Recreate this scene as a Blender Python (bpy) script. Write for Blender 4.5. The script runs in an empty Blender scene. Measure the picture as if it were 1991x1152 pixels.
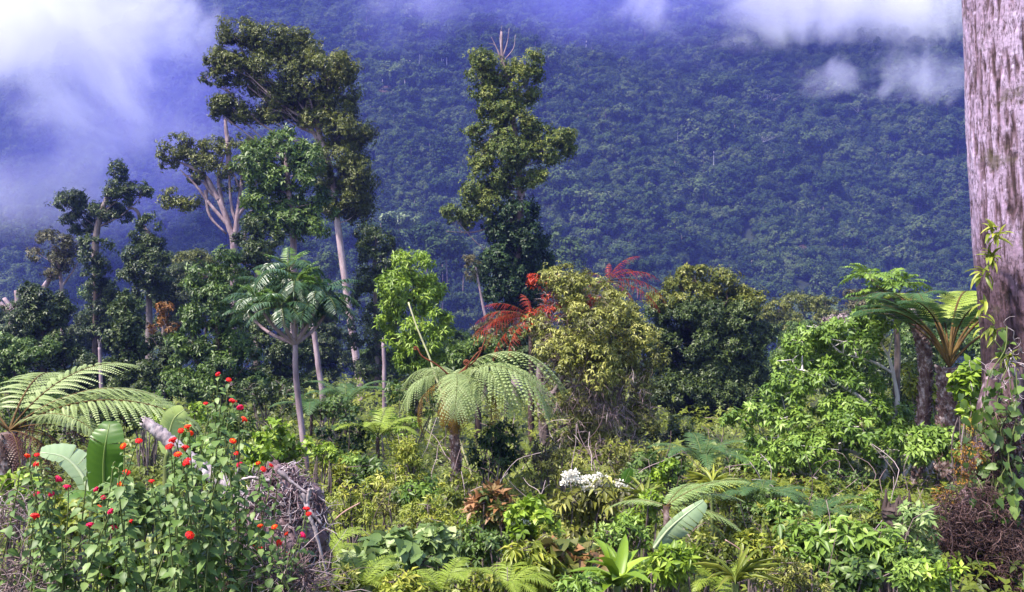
import bpy, math, random
import numpy as np
from mathutils import Matrix, Vector, Euler

# ------------------------------------------------------------------ camera, sky, sun, exposure
SC = bpy.context.scene
COL = SC.collection
F = 1750.0            # focal length in photo pixels (photo 1991 x 1152)
CX, CY, CZ = 995.5, 576.0, 1.7
cam_data = bpy.data.cameras.new('camera'); cam = bpy.data.objects.new('camera', cam_data); COL.objects.link(cam)
cam_data.sensor_width = 36.0; cam_data.lens = 36.0 * F / 1991.0
cam_data.clip_start = 0.05; cam_data.clip_end = 4000
cam.location = (0, 0, CZ); cam.rotation_euler = (math.radians(90), 0, 0)
SC.camera = cam

SUN_EL, SUN_AZ = 58.0, 236.0      # azimuth clockwise from +Y: high, from the left behind the camera
w = bpy.data.worlds.new('World'); SC.world = w; w.use_nodes = True
nt = w.node_tree; bg = nt.nodes['Background']
sky = nt.nodes.new('ShaderNodeTexSky'); sky.sky_type = 'NISHITA'; sky.sun_disc = False
sky.sun_elevation = math.radians(SUN_EL); sky.sun_rotation = math.radians(SUN_AZ)
sky.air_density = 1.0; sky.dust_density = 1.5; sky.ozone_density = 1.0
nt.links.new(sky.outputs[0], bg.inputs[0]); bg.inputs[1].default_value = 0.11
sun_d = bpy.data.lights.new('sun', 'SUN'); sun_d.energy = 3.2; sun_d.angle = math.radians(3.0); sun_d.color = (1.0, 0.93, 0.82)
sun = bpy.data.objects.new('sun', sun_d); COL.objects.link(sun)
az, el = math.radians(SUN_AZ), math.radians(SUN_EL)
sdir = Vector((math.sin(az) * math.cos(el), math.cos(az) * math.cos(el), math.sin(el)))
sun.rotation_euler = sdir.to_track_quat('Z', 'Y').to_euler()
SC.view_settings.view_transform = 'Standard'; SC.view_settings.look = 'None'
SC.view_settings.gamma = 1.0; SC.view_settings.use_curve_mapping = False
SC.view_settings.exposure = 2.0
SC.render.engine = 'CYCLES'
cy = SC.cycles
cy.max_bounces = 6; cy.diffuse_bounces = 3; cy.glossy_bounces = 2; cy.transmission_bounces = 3
cy.volume_bounces = 2; cy.transparent_max_bounces = 8; cy.use_denoising = True
cy.sample_clamp_indirect = 4.0; cy.caustics_reflective = False; cy.caustics_refractive = False

# ------------------------------------------------------------------ helpers
RNG = np.random.default_rng(7)

def P(px, py, D):
    return np.array([(px - CX) / F * D, D, CZ + (CY - py) / F * D])

def unit(v):
    v = np.asarray(v, float)
    return v / np.maximum(np.linalg.norm(v, axis=-1, keepdims=True), 1e-9)

def rdirs(rng, n):
    return unit(rng.normal(size=(n, 3)))

def vnoise(x, y, seed=0):
    """2-D value noise, vectorised, -1..1"""
    xi = np.floor(x).astype(np.int64); yi = np.floor(y).astype(np.int64)
    fx = x - xi; fy = y - yi
    fx = fx * fx * (3 - 2 * fx); fy = fy * fy * (3 - 2 * fy)
    def h(a, b):
        n = (a * 374761393 + b * 668265263 + seed * 974711) & 0x7fffffff
        n = ((n ^ (n >> 13)) * 1274126177) & 0x7fffffff
        return ((n ^ (n >> 16)) & 0xffff) / 32767.5 - 1
    return (h(xi, yi) * (1 - fx) + h(xi + 1, yi) * fx) * (1 - fy) + (h(xi, yi + 1) * (1 - fx) + h(xi + 1, yi + 1) * fx) * fy

def fbm(x, y, seed=0, o=4):
    s = 0; a = 1; t = 0
    for k in range(o):
        s = s + a * vnoise(x * 2 ** k, y * 2 ** k, seed + k); t += a; a *= .5
    return s / t

class MB:
    def __init__(s): s.V = []; s.T = []; s.Fs = []; s.Ms = []; s.n = 0
    def add(s, v, faces, t=0.5, m=0):
        v = np.asarray(v, float).reshape(-1, 3)
        for f in (faces if isinstance(faces, (list, tuple)) else [faces]):
            f = np.asarray(f, np.int64)
            if f.size: s.Fs.append(f + s.n); s.Ms.append(np.full(len(f), m, np.int32))
        s.V.append(v); s.T.append(np.broadcast_to(np.asarray(t, float), (len(v),)).copy()); s.n += len(v)
    def add_mb(s, o, M, dt=0.0):
        M = np.asarray(M)
        V = np.concatenate(o.V); V = V @ M[:3, :3].T + M[:3, 3]
        for f, m in zip(o.Fs, o.Ms): s.Fs.append(f + s.n); s.Ms.append(m)
        s.V.append(V); s.T.append(np.concatenate(o.T) + dt); s.n += len(V)
    def mesh(s, name, mats, origin=None, smooth=False):
        me = bpy.data.meshes.new(name)
        V = np.concatenate(s.V)
        if origin is not None: V = V - np.asarray(origin)
        me.vertices.add(len(V)); me.vertices.foreach_set('co', V.astype(np.float32).ravel())
        loops = np.concatenate([f.ravel() for f in s.Fs]); tot = np.concatenate([np.full(len(f), f.shape[1]) for f in s.Fs])
        me.loops.add(len(loops)); me.loops.foreach_set('vertex_index', loops.astype(np.int32))
        st = np.concatenate([[0], np.cumsum(tot)[:-1]]).astype(np.int32)
        me.polygons.add(len(tot)); me.polygons.foreach_set('loop_start', st)
        me.polygons.foreach_set('material_index', np.concatenate(s.Ms).astype(np.int32))
        if smooth: me.polygons.foreach_set('use_smooth', np.ones(len(tot), bool))
        at = me.attributes.new('tint', 'FLOAT', 'POINT'); at.data.foreach_set('value', np.concatenate(s.T).astype(np.float32))
        for m in (mats if isinstance(mats, (list, tuple)) else [mats]): me.materials.append(m)
        me.update(calc_edges=True)
        return me
    def build(s, name, mats, parent=None, origin=None, smooth=False):
        if origin is None and parent is not None: origin = np.array(parent.location)
        return link(name, s.mesh(name, mats, origin, smooth), parent)

def link(name, me, parent=None, loc=None, rot=None, scale=None):
    o = bpy.data.objects.new(name, me); COL.objects.link(o)
    if parent is not None: o.parent = parent
    if loc is not None: o.location = loc
    if rot is not None: o.rotation_euler = rot
    if scale is not None: o.scale = (scale,) * 3 if np.isscalar(scale) else scale
    return o

def tag(o, label=None, cat=None, group=None, kind=None):
    if label: o['label'] = label
    if cat: o['category'] = cat
    if group: o['group'] = group
    if kind: o['kind'] = kind
    return o

def thing(name, label, cat, loc=(0, 0, 0), group=None):
    o = bpy.data.objects.new(name, None); COL.objects.link(o)
    o.location = tuple(float(c) for c in loc); o.empty_display_size = .2
    return tag(o, label, cat, group)

# ------------------------------------------------------------------ materials
def newmat(name):
    m = bpy.data.materials.new(name); m.use_nodes = True
    t = m.node_tree
    return m, t, t.nodes['Principled BSDF'], t.nodes['Material Output']

def ramp(t, fac, cols, pos=None):
    r = t.nodes.new('ShaderNodeValToRGB'); e = r.color_ramp.elements
    pos = pos or [i / (len(cols) - 1) for i in range(len(cols))]
    while len(e) < len(cols): e.new(.5)
    for i, (p, c) in enumerate(zip(pos, cols)): e[i].position = p; e[i].color = (*c, 1)
    t.links.new(fac, r.inputs[0]); return r.outputs[0]

def leafmat(name, cols, rough=.45, trans=.28, spec=.35, objrand=0.0):
    m, t, b, out = newmat(name)
    a = t.nodes.new('ShaderNodeAttribute'); a.attribute_name = 'tint'
    fac = a.outputs['Fac']
    if objrand:
        oi = t.nodes.new('ShaderNodeObjectInfo')
        mm = t.nodes.new('ShaderNodeMath'); mm.operation = 'MULTIPLY_ADD'
        t.links.new(oi.outputs['Random'], mm.inputs[0]); mm.inputs[1].default_value = objrand
        m2 = t.nodes.new('ShaderNodeMath'); m2.operation = 'MULTIPLY_ADD'
        t.links.new(fac, m2.inputs[0]); m2.inputs[1].default_value = 1 - objrand; m2.inputs[2].default_value = 0
        t.links.new(m2.outputs[0], mm.inputs[2]); fac = mm.outputs[0]
    c = ramp(t, fac, cols)
    t.links.new(c, b.inputs['Base Color']); b.inputs['Roughness'].default_value = rough
    b.inputs['Specular IOR Level'].default_value = spec
    if trans:
        tr = t.nodes.new('ShaderNodeBsdfTranslucent'); t.links.new(c, tr.inputs[0])
        mx = t.nodes.new('ShaderNodeMixShader'); mx.inputs[0].default_value = trans
        t.links.new(b.outputs[0], mx.inputs[1]); t.links.new(tr.outputs[0], mx.inputs[2]); t.links.new(mx.outputs[0], out.inputs[0])
    return m

def barkmat(name, cols, scale=6, stretch=.25, rough=.85, bump=.4):
    m, t, b, out = newmat(name)
    tc = t.nodes.new('ShaderNodeTexCoord'); mp = t.nodes.new('ShaderNodeMapping')
    mp.inputs['Scale'].default_value = (scale, scale, scale * stretch)
    t.links.new(tc.outputs['Object'], mp.inputs[0])
    n = t.nodes.new('ShaderNodeTexNoise'); n.inputs['Scale'].default_value = 1; n.inputs['Detail'].default_value = 6
    n.inputs['Roughness'].default_value = .65; t.links.new(mp.outputs[0], n.inputs['Vector'])
    c = ramp(t, n.outputs[0], cols, [.3 + .4 * i / (len(cols) - 1) for i in range(len(cols))])
    t.links.new(c, b.inputs['Base Color']); b.inputs['Roughness'].default_value = rough
    b.inputs['Specular IOR Level'].default_value = .2
    if bump:
        bp = t.nodes.new('ShaderNodeBump'); bp.inputs['Strength'].default_value = bump; bp.inputs['Distance'].default_value = .02
        t.links.new(n.outputs[0], bp.inputs['Height']); t.links.new(bp.outputs[0], b.inputs['Normal'])
    return m

G = {
 'olive': leafmat('olive_leaf', [(.030, .040, .006), (.062, .078, .010), (.10, .115, .016), (.17, .17, .03)]),
 'dark':  leafmat('dark_leaf', [(.012, .024, .007), (.026, .044, .010), (.045, .068, .015), (.08, .11, .025)]),
 'brown': leafmat('brownish_leaf', [(.03, .034, .014), (.055, .058, .022), (.085, .075, .03), (.12, .10, .05)]),
 'mid':   leafmat('mid_green_leaf', [(.026, .052, .010), (.048, .085, .015), (.075, .125, .022), (.13, .19, .04)]),
 'fresh': leafmat('fresh_green_leaf', [(.062, .118, .016), (.105, .175, .026), (.15, .235, .032), (.24, .33, .07)]),
 'lime':  leafmat('lime_leaf', [(.075, .13, .008), (.125, .20, .014), (.18, .27, .022), (.28, .36, .05)]),
 'yellow': leafmat('yellow_green_leaf', [(.09, .12, .012), (.15, .18, .018), (.22, .25, .03), (.34, .33, .05)]),
 'vine':  leafmat('glossy_vine_leaf', [(.035, .055, .010), (.065, .095, .016), (.11, .135, .025), (.20, .21, .045)], rough=.55, spec=.25),
 'deep':  leafmat('deep_green_vine_leaf', [(.006, .016, .006), (.014, .034, .010), (.025, .052, .014), (.045, .08, .02)], rough=.5, spec=.25),
 'speck': leafmat('fading_leaf', [(.06, .06, .016), (.11, .115, .02), (.18, .19, .03), (.32, .31, .08)]),
 'heart': leafmat('pale_heart_leaf', [(.08, .13, .035), (.13, .195, .055), (.20, .27, .09), (.32, .37, .17)]),
 'lant':  leafmat('lantana_leaf', [(.04, .08, .016), (.07, .125, .026), (.11, .175, .042), (.2, .27, .09)], rough=.5),
 'fern':  leafmat('fern_pinna', [(.13, .18, .05), (.19, .25, .085), (.27, .33, .135), (.40, .44, .22)], trans=.35),
 'fernlime': leafmat('lime_fern_pinna', [(.12, .18, .015), (.18, .25, .025), (.25, .32, .05), (.36, .40, .11)], trans=.35),
 'ferndark': leafmat('dark_fern_pinna', [(.02, .055, .015), (.04, .085, .025), (.06, .12, .035), (.10, .17, .06)], trans=.3),
 'ferndead': leafmat('dead_fern_pinna', [(.06, .028, .008), (.12, .06, .010), (.19, .11, .015), (.26, .17, .03)], trans=.25),
 'fernbrown': leafmat('withered_fern_pinna', [(.03, .010, .008), (.055, .018, .013), (.08, .028, .02), (.11, .05, .03)], trans=.1),
 'red':   leafmat('red_pinna', [(.14, .010, .003), (.28, .022, .005), (.42, .04, .008), (.5, .08, .02)], trans=.3),
 'rosette': leafmat('rosette_leaflet', [(.012, .035, .016), (.03, .068, .03), (.05, .10, .04), (.10, .17, .05)], rough=.35, spec=.5),
 'rosettetip': leafmat('young_rosette_leaflet', [(.05, .11, .02), (.09, .17, .03), (.14, .23, .04), (.2, .3, .07)], rough=.38),
 'orange': leafmat('orange_leaf', [(.08, .05, .01), (.16, .07, .012), (.26, .10, .016), (.32, .16, .03)]),
 'rust':  leafmat('rusty_young_leaf', [(.05, .09, .02), (.09, .11, .025), (.2, .10, .04), (.3, .15, .07)]),
 'far':   leafmat('far_crown', [(.008, .017, .006), (.026, .047, .015), (.056, .084, .026), (.13, .15, .065)], objrand=.62, trans=.15, spec=.05, rough=.8),
 'farpale': leafmat('pale_far_crown', [(.06, .09, .03), (.085, .12, .045), (.11, .15, .055), (.15, .18, .08)], objrand=.3, trans=.15),
 'farred': leafmat('reddish_far_crown', [(.07, .035, .025), (.10, .055, .04), (.13, .075, .05), (.16, .1, .07)], trans=.15),
 'cover': leafmat('ground_cover_leaf', [(.045, .06, .008), (.085, .11, .014), (.14, .165, .02), (.24, .24, .04)]),
 'white': leafmat('white_floret', [(.55, .5, .42), (.68, .64, .56), (.8, .77, .7), (.85, .83, .8)], trans=.2),
 'straw': leafmat('dry_straw', [(.05, .028, .03), (.10, .062, .065), (.19, .13, .135), (.34, .27, .28)], trans=0, rough=.8),
 'flower': leafmat('lantana_floret', [(.62, .012, .10), (.75, .016, .03), (.80, .04, .008), (.85, .22, .01)], trans=.25, rough=.6, spec=.2),
}
B = {
 'pale': barkmat('pale_lilac_bark', [(.10, .065, .075), (.22, .155, .18), (.36, .27, .31)], 5, .3),
 'lilac': barkmat('bright_lilac_bark', [(.17, .11, .12), (.32, .23, .26), (.46, .37, .41)], 5, .3),
 'grey': barkmat('grey_brown_bark', [(.05, .035, .035), (.12, .09, .09), (.24, .19, .2)], 6, .3),
 'dark': barkmat('dark_bark', [(.02, .013, .012), (.045, .03, .028), (.09, .065, .06)], 6, .3),
 'white': barkmat('bleached_bark', [(.30, .25, .25), (.46, .41, .42), (.62, .57, .58)], 8, .3),
 'lichen': barkmat('lichen_bark', [(.045, .022, .020), (.10, .06, .055), (.38, .32, .33)], 16, .7),
 'fern': barkmat('fern_stem', [(.02, .012, .010), (.05, .03, .025), (.16, .12, .12)], 22, .8),
 'stipe': barkmat('red_brown_stipe', [(.035, .018, .008), (.075, .042, .014), (.12, .08, .025)], 12, .2),
 'green': barkmat('green_stem', [(.05, .07, .02), (.09, .11, .035), (.14, .15, .06)], 12, .2),
 'dead': barkmat('weathered_wood', [(.13, .10, .11), (.27, .22, .24), (.45, .39, .42)], 20, .15),
 'root': barkmat('root_bark', [(.04, .022, .026), (.10, .06, .07), (.26, .19, .22)], 20, .3),
}

# ------------------------------------------------------------------ shape generators
TM = {}
TM['diamond'] = (np.array([[0, 0, 0], [.5, .42, .06], [0, 1, -.12], [-.5, .42, .06]], float), [np.array([[0, 1, 2, 3]])])
TM['fold'] = (np.array([[0, 0, 0], [.5, .40, .10], [0, 1, -.16], [-.5, .40, .10], [0, .45, 0]], float), [np.array([[0, 1, 2, 4], [0, 4, 2, 3]])])
TM['broad'] = (np.array([[0, 0, 0], [-.40, .2, .07], [-.47, .52, .05], [.40, .2, .07], [.47, .52, .05], [0, .28, 0], [0, .62, -.03], [0, 1, -.2]], float),
               [np.array([[5, 3, 4, 6], [5, 6, 2, 1]]), np.array([[0, 3, 5], [0, 5, 1], [6, 4, 7], [6, 7, 2]])])
TM['heart'] = (np.array([[0, 0, 0], [-.30, -.14, .05], [-.53, .16, .08], [-.36, .58, .02], [.30, -.14, .05], [.53, .16, .08], [.36, .58, .02], [0, .4, -.02], [0, 1, -.22]], float),
               [np.array([[0, 4, 5, 7], [0, 7, 2, 1], [7, 5, 6, 8], [7, 8, 3, 2]])])
_s = []
for _k, (_y, _w) in enumerate([(0, .25), (.25, .48), (.55, .5), (.8, .32)]):
    _z = .10 * math.sin(_y * 3) - .35 * _y * _y
    _s += [[-_w, _y, _z + .05], [0, _y, _z], [_w, _y, _z + .05]]
_s += [[0, 1, -.30]]
TM['strap'] = (np.array(_s, float), [np.array([[3 * k + a, 3 * k + a + 1, 3 * k + a + 4, 3 * k + a + 3] for k in range(3) for a in (0, 1)]), np.array([[9, 10, 12], [10, 11, 12]])])

def leaves(mb, tm, o, d, n, L, W, tint, m=0):
    tv, tf = TM[tm]; N = len(o)
    if N == 0: return
    y = unit(d); x = unit(np.cross(y, n)); z = np.cross(x, y)
    L = np.broadcast_to(L, (N,))[:, None, None]; W = np.broadcast_to(W, (N,))[:, None, None]
    V = o[:, None] + x[:, None] * tv[None, :, 0:1] * W + y[:, None] * tv[None, :, 1:2] * L + z[:, None] * tv[None, :, 2:3] * L
    k = len(tv); off = (np.arange(N) * k)[:, None, None]
    mb.add(V, [(f[None] + off).reshape(-1, f.shape[1]) for f in tf], np.repeat(np.broadcast_to(tint, (N,)), k), m)

def smooth_path(pts, n=4):
    pts = np.asarray(pts, float)
    if len(pts) < 3:
        t = np.linspace(0, 1, n + 1)[:, None]; return pts[0] * (1 - t) + pts[-1] * t
    out = []
    pp = np.concatenate([[2 * pts[0] - pts[1]], pts, [2 * pts[-1] - pts[-2]]])
    for i in range(len(pts) - 1):
        a, b, c, d = pp[i:i + 4]
        for k in range(n):
            t = k / n
            out.append(.5 * (2 * b + (c - a) * t + (2 * a - 5 * b + 4 * c - d) * t * t + (3 * b - a - 3 * c + d) * t ** 3))
    out.append(pts[-1]); return np.array(out)

def tube(mb, pts, r0, r1=None, sides=7, sub=4, t=.5, m=0, wob=0.0, flare=0.0, rng=RNG):
    p = smooth_path(pts, sub); n = len(p)
    s = np.linspace(0, 1, n)
    r = np.interp(s, np.linspace(0, 1, len(r0)), r0) if np.ndim(r0) else r0 + ((r0 * .3 if r1 is None else r1) - r0) * s
    if flare: r = r * (1 + flare * np.exp(-s * 14))
    tg = unit(np.gradient(p, axis=0))
    ref = np.array([0, 0, 1.]) if abs(tg[:, 2]).mean() < .8 else np.array([1., 0, 0])
    x = unit(np.cross(tg, ref)); y = np.cross(tg, x)
    a = np.linspace(0, 2 * math.pi, sides, endpoint=False)
    rr = r[:, None] * (1 + (wob * rng.normal(size=(n, sides)) if wob else 0))
    V = p[:, None] + (x[:, None] * np.cos(a)[None, :, None] + y[:, None] * np.sin(a)[None, :, None]) * np.broadcast_to(rr, (n, sides))[:, :, None]
    i = np.arange(n - 1)[:, None] * sides; j = np.arange(sides)[None]; j2 = (j + 1) % sides
    q = np.stack([i + j, i + j2, i + sides + j2, i + sides + j], -1).reshape(-1, 4)
    cap = np.array([[(n - 1) * sides + k for k in range(sides)]])
    mb.add(V, [q, cap], t, m)

def crown(mb, rng, clumps, leaf, dens=1.0, tm='fold', asp=.5, droop=.35, up=.7, lobes=9, sub=.42, sprig=0, m=0, tlo=.1, thi=.85, flat=1.0, shingle=False):
    """clumps: (centre, radii). Leaves cover the outer part of lumps that cover each clump."""
    C, R, D0, TT = [], [], [], []
    for c, r in clumps:
        r = np.asarray(r, float); rm = np.prod(r) ** (1 / 3)
        k = max(3, int(lobes * rng.uniform(.8, 1.25)))
        d = rdirs(rng, k); d[:, 2] = d[:, 2] * .85 + .12; d = unit(d)
        C.append(np.asarray(c) + d * r * rng.uniform(.5, .82, (k, 1))); D0.append(d)
        R.append(rm * sub * rng.uniform(.65, 1.35, k)); TT.append(np.clip(rng.uniform(-.14, .14) + rng.normal(0, .09, k), -.25, .25))
    C = np.concatenate(C); D0 = np.concatenate(D0); R = np.concatenate(R); TT = np.concatenate(TT)
    per = sprig if sprig else 1
    cnt = np.maximum(2, (dens * 4.2 * math.pi * R ** 2 / (leaf * leaf * asp) * .55 / per)).astype(int)
    idx = np.repeat(np.arange(len(C)), cnt); N = len(idx)
    d = rdirs(rng, N); dd = (d * D0[idx]).sum(1)
    d = np.where((dd < -.35)[:, None], -d, d)
    # uneven lumps: every lump has its own dents and bulges, and a few sprigs stand out
    wa, wb, ph = rng.normal(0, 2.2, (len(C), 3)), rng.normal(0, 4.0, (len(C), 3)), rng.uniform(0, 6.28, len(C))
    dent = 1 + .22 * np.sin((d * wa[idx]).sum(1) + ph[idx]) + .16 * np.sin((d * wb[idx]).sum(1) + 2 * ph[idx])
    rad = R[idx] * rng.uniform(.5, 1.1, N) * dent * np.where(rng.random(N) < .07, 1.3, 1)
    e = d * rad[:, None]; e[:, 2] *= flat * .82
    o = C[idx] + e
    tint = np.clip(TT[idx] + rng.uniform(tlo, thi, N) , 0, 1)
    up3 = np.array([0, 0, 1.])
    if sprig:
        ax = unit(d + rng.normal(0, .35, (N, 3)) + up3 * .25)
        ref = unit(np.cross(ax, rdirs(rng, N))); bi = np.cross(ax, ref)
        for k in range(sprig):
            a = 2 * math.pi * k / sprig + rng.uniform(-.4, .4, N)
            rd = ref * np.cos(a)[:, None] + bi * np.sin(a)[:, None]
            ld = unit(ax * .45 + rd - up3 * droop)
            nn = unit(up3 * up + ax * .8 + rng.normal(0, .2, (N, 3)))
            L = leaf * rng.uniform(.65, 1.15, N)
            leaves(mb, tm, o + rd * leaf * .05, ld, nn, L, L * asp, np.clip(tint + rng.normal(0, .06, N), 0, 1), m)
    else:
        ld = unit(d * .8 + rng.normal(0, .55, (N, 3)) - up3 * droop)
        nn = unit(up3 * up + d * .6 + rng.normal(0, .35, (N, 3)))
        if shingle:
            nn = unit(d + up3 * .35 + rng.normal(0, .28, (N, 3))); ld = unit(np.cross(nn, rdirs(rng, N)))
        L = leaf * rng.uniform(.6, 1.2, N)
        leaves(mb, tm, o, ld, nn, L, L * asp, tint, m)

def clumps_px(rows, D, rng, depth=.9):
    """rows of (px, py, rx, ry[, dD]) in photo pixels at distance D -> metric ellipsoids"""
    out = []
    for r in rows:
        px, py, rx, ry = r[:4]; dd = r[4] if len(r) > 4 else rng.uniform(-.5, .5) * rx / F * D
        k = (D) / F
        out.append((P(px, py, D + dd), (rx * k, max(rx, ry) * k * depth, ry * k)))
    return out

def gz(x, y):
    """height of the ground"""
    x = np.asarray(x, float); y = np.asarray(y, float)
    near = -.25 - .07 * y + .12 * fbm(x * .25 + 9, y * .25, 3) * np.clip(y / 6, 0, 1)
    near = near - np.clip(y - 62, 0, None) * .25
    foot = 280 + np.clip(-x - 40, 0, None) * .5 + 22 * fbm(x * .011 + 4, x * 0 + .5, 11) 
    ridge = 24 * np.abs(fbm(x * .009 + y * .005 + 3, y * .0035, 41, 2)) + 28 * fbm(x * .012 + y * .006, y * .005, 21, 3) + 5 * fbm(x * .045, y * .02, 31, 2)
    hill = (y - foot) * .72 + ridge * np.clip((y - 200) / 100, 0, 1)
    hill = np.minimum(hill, 330 + ridge * .4)
    k = 14.0
    floor = np.maximum(near, -42)
    return np.logaddexp(floor / k, hill / k) * k

def gp(px, D):
    x = (px - CX) / F * D
    return np.array([x, D, float(gz(x, D))])

def make_tree(name, label, cat, D, base_px, trunk, crowns, bark='grey', r=(.15, .06), group=None, seed=0, limbs=None, limbr=.35, sides=8, extra=None, wob=.03, ground=True, grow=1.0):
    """trunk: photo pixels bottom to top; crowns: list of (part name, material key, rows, kwargs)."""
    rng = np.random.default_rng(1000 + seed)
    base = gp(base_px, D)
    root = thing(name, label, cat, base, group)
    pts = [base - [0, 0, .1]] if ground else []
    pts += [P(*(q if len(q) == 3 else (*q, D))) for q in trunk]
    tb = MB(); tube(tb, pts, r[0], r[1], sides, 5, wob=wob, flare=.35, rng=rng)
    cl = []
    for c in crowns: cl += clumps_px([(*q[:2], q[2] * grow, q[3] * grow, *q[4:]) for q in c[2]], D, np.random.default_rng(seed), c[3].get('depth', .9)) if c[3].get('limb', True) else []
    tp = smooth_path(pts, 5)
    for c, rr in cl:
        # a limb from the trunk point a little below the clump
        dz = tp[:, 2] - (c[2] - .7 * np.hypot(*(tp[:, :2] - c[:2]).T))
        i = int(np.argmin(np.abs(dz) + .2 * np.linalg.norm(tp - c, axis=1)))
        a = tp[i]; mid = a * .5 + c * .5 + [0, 0, -.08 * np.linalg.norm(c - a)] + rng.normal(0, .05, 3) * np.linalg.norm(c - a)
        rl = r[1] * limbr * .6 + .008 * np.linalg.norm(c - a)
        tube(tb, [a, mid, c], min(rl, r[0] * .6), rl * .25, 5, 4, wob=.05, rng=rng)
        for q in range(3):
            e = c + rdirs(rng, 1)[0] * rr * .8
            tube(tb, [mid * .3 + c * .7, (mid * .3 + c * .7) * .5 + e * .5 + rng.normal(0, .03, 3), e], rl * .35, rl * .1, 4, 3, rng=rng)
    for l in (limbs or []):
        pl = [P(*(q if len(q) == 3 else (*q, D))) for q in l[0]]
        tube(tb, pl, l[1], l[2], 6, 4, wob=.05, rng=rng)
    tb.build('trunk', B[bark], root, smooth=True)
    for c in crowns:
        kw = dict(c[3]); kw['leaf'] *= .55; kw['dens'] = kw.get('dens', 1) * 3.0; kw['sub'] = kw.get('sub', .42) * 1.2; dep = kw.pop('depth', .9); kw.pop('limb', None)
        mb = MB(); crown(mb, rng, clumps_px([(*q[:2], q[2] * grow, q[3] * grow, *q[4:]) for q in c[2]], D, rng, dep), m=0, **kw)
        mb.build(c[0], G[c[1]], root)
    return root

def px2m(p, D): return p / F * D

# ------------------------------------------------------------------ ferns and pinnate leaves
def frond(rng, L, W, npin=22, npnl=12, rise=.9, bend=1.6, pdroop=.25, stipe=.16, rr=.010, mleaf=0, mstem=1, tint=.5, ragged=0.0, fwd=.35, plw=.055):
    """a twice-divided frond growing from the origin along +Y, first up, then over"""
    mb = MB()
    n = 30; s = np.linspace(0, 1, n); ang = rise - bend * s ** 1.25
    ds = L / (n - 1)
    y = np.concatenate([[0], np.cumsum(np.cos(ang[:-1]) * ds)]); z = np.concatenate([[0], np.cumsum(np.sin(ang[:-1]) * ds)])
    pts = np.stack([np.zeros(n), y, z], 1); tg = np.stack([np.zeros(n), np.cos(ang), np.sin(ang)], 1); nm = np.stack([np.zeros(n), -np.sin(ang), np.cos(ang)], 1)
    tube(mb, pts[::3], rr, rr * .25, 5, 2, t=.5, m=mstem)
    so = stipe + (1 - stipe) * (np.arange(npin) + .5) / npin
    for si in so:
        u = (si - stipe) / (1 - stipe)
        pl = W * (min(1, .45 + u / .3 * .55) * (1 - u ** 2.2) ** .8 + .03)
        p0 = np.array([np.interp(si, s, pts[:, k]) for k in range(3)]); t0 = np.array([np.interp(si, s, tg[:, k]) for k in range(3)]); n0 = np.array([np.interp(si, s, nm[:, k]) for k in range(3)])
        for sd in (-1, 1):
            if ragged and rng.random() < ragged: continue
            f = fwd + .5 * u + rng.normal(0, .05)
            dr = unit(np.array([sd * math.cos(f), 0, 0]) + t0 * math.sin(f) + n0 * .12)
            ll = pl * rng.uniform(.9, 1.06)
            k = max(4, int(npnl * (.4 + .6 * ll / W)))
            tt = (np.arange(k) + .5) / k
            pd = pdroop * rng.uniform(.7, 1.3)
            mid = p0 + dr * (tt * ll)[:, None] + np.array([0, 0, -1.]) * (pd * ll * tt ** 2)[:, None]
            dd = unit(dr + np.array([0, 0, -1.]) * (2 * pd * tt)[:, None])
            nn = unit(n0 + 0 * dd); sdv = unit(np.cross(nn, dd))
            plen = plw * L * .62 * (1 - tt ** 2 * .85) * np.minimum(1, .5 + tt * 3)
            tn = np.clip(tint + rng.normal(0, .10) + rng.normal(0, .06, k), 0, 1)
            for q in (-1, 1):
                leaves(mb, 'diamond', mid, unit(sdv * q + dd * .45 - nn * .12), nn, plen, ll / k * 1.15, tn, mleaf)
            # midrib of the pinna
            a = p0; b_ = mid[-1]; wv = sdv[0] * rr * .25
            mb.add([a - wv, a + wv, mid[k // 2] + wv * .7, mid[k // 2] - wv * .7, b_ + wv * .2, b_ - wv * .2], [np.array([[0, 1, 2, 3], [3, 2, 4, 5]])], .7, mleaf)
    return mb

def pinnate(rng, L, nl=12, ll=.25, lw=.28, rise=.7, bend=1.1, droop=.35, mleaf=0, mstem=1, tint=.5, tm='fold', start=.2, rr=.008, terminal=True):
    mb = MB(); n = 16; s = np.linspace(0, 1, n); ang = rise - bend * s
    ds = L / (n - 1)
    y = np.concatenate([[0], np.cumsum(np.cos(ang[:-1]) * ds)]); z = np.concatenate([[0], np.cumsum(np.sin(ang[:-1]) * ds)])
    pts = np.stack([np.zeros(n), y, z], 1); tg = np.stack([np.zeros(n), np.cos(ang), np.sin(ang)], 1); nm = np.stack([np.zeros(n), -np.sin(ang), np.cos(ang)], 1)
    tube(mb, pts[::3], rr, rr * .3, 4, 1, m=mstem)
    si = start + (1 - start) * (np.arange(nl) + .3) / nl
    I = lambda A: np.stack([np.interp(si, s, A[:, k]) for k in range(3)], 1)
    p0, t0, n0 = I(pts), I(tg), I(nm)
    prof = np.interp((si - start) / (1 - start), [0, .3, .7, 1], [.75, 1, .95, .6])
    for sd in (-1, 1):
        d = unit(np.array([sd, 0, 0]) * .9 + t0 * .45 + n0 * .1 - np.array([0, 0, 1]) * droop + rng.normal(0, .07, (nl, 3)))
        leaves(mb, tm, p0, d, n0 + rng.normal(0, .1, (nl, 3)), ll * prof, ll * lw * prof, np.clip(tint + rng.normal(0, .12, nl), 0, 1), mleaf)
    if terminal: leaves(mb, tm, pts[-1:], tg[-1:], nm[-1:], ll * .7, ll * lw * .7, tint, mleaf)
    return mb

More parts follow.
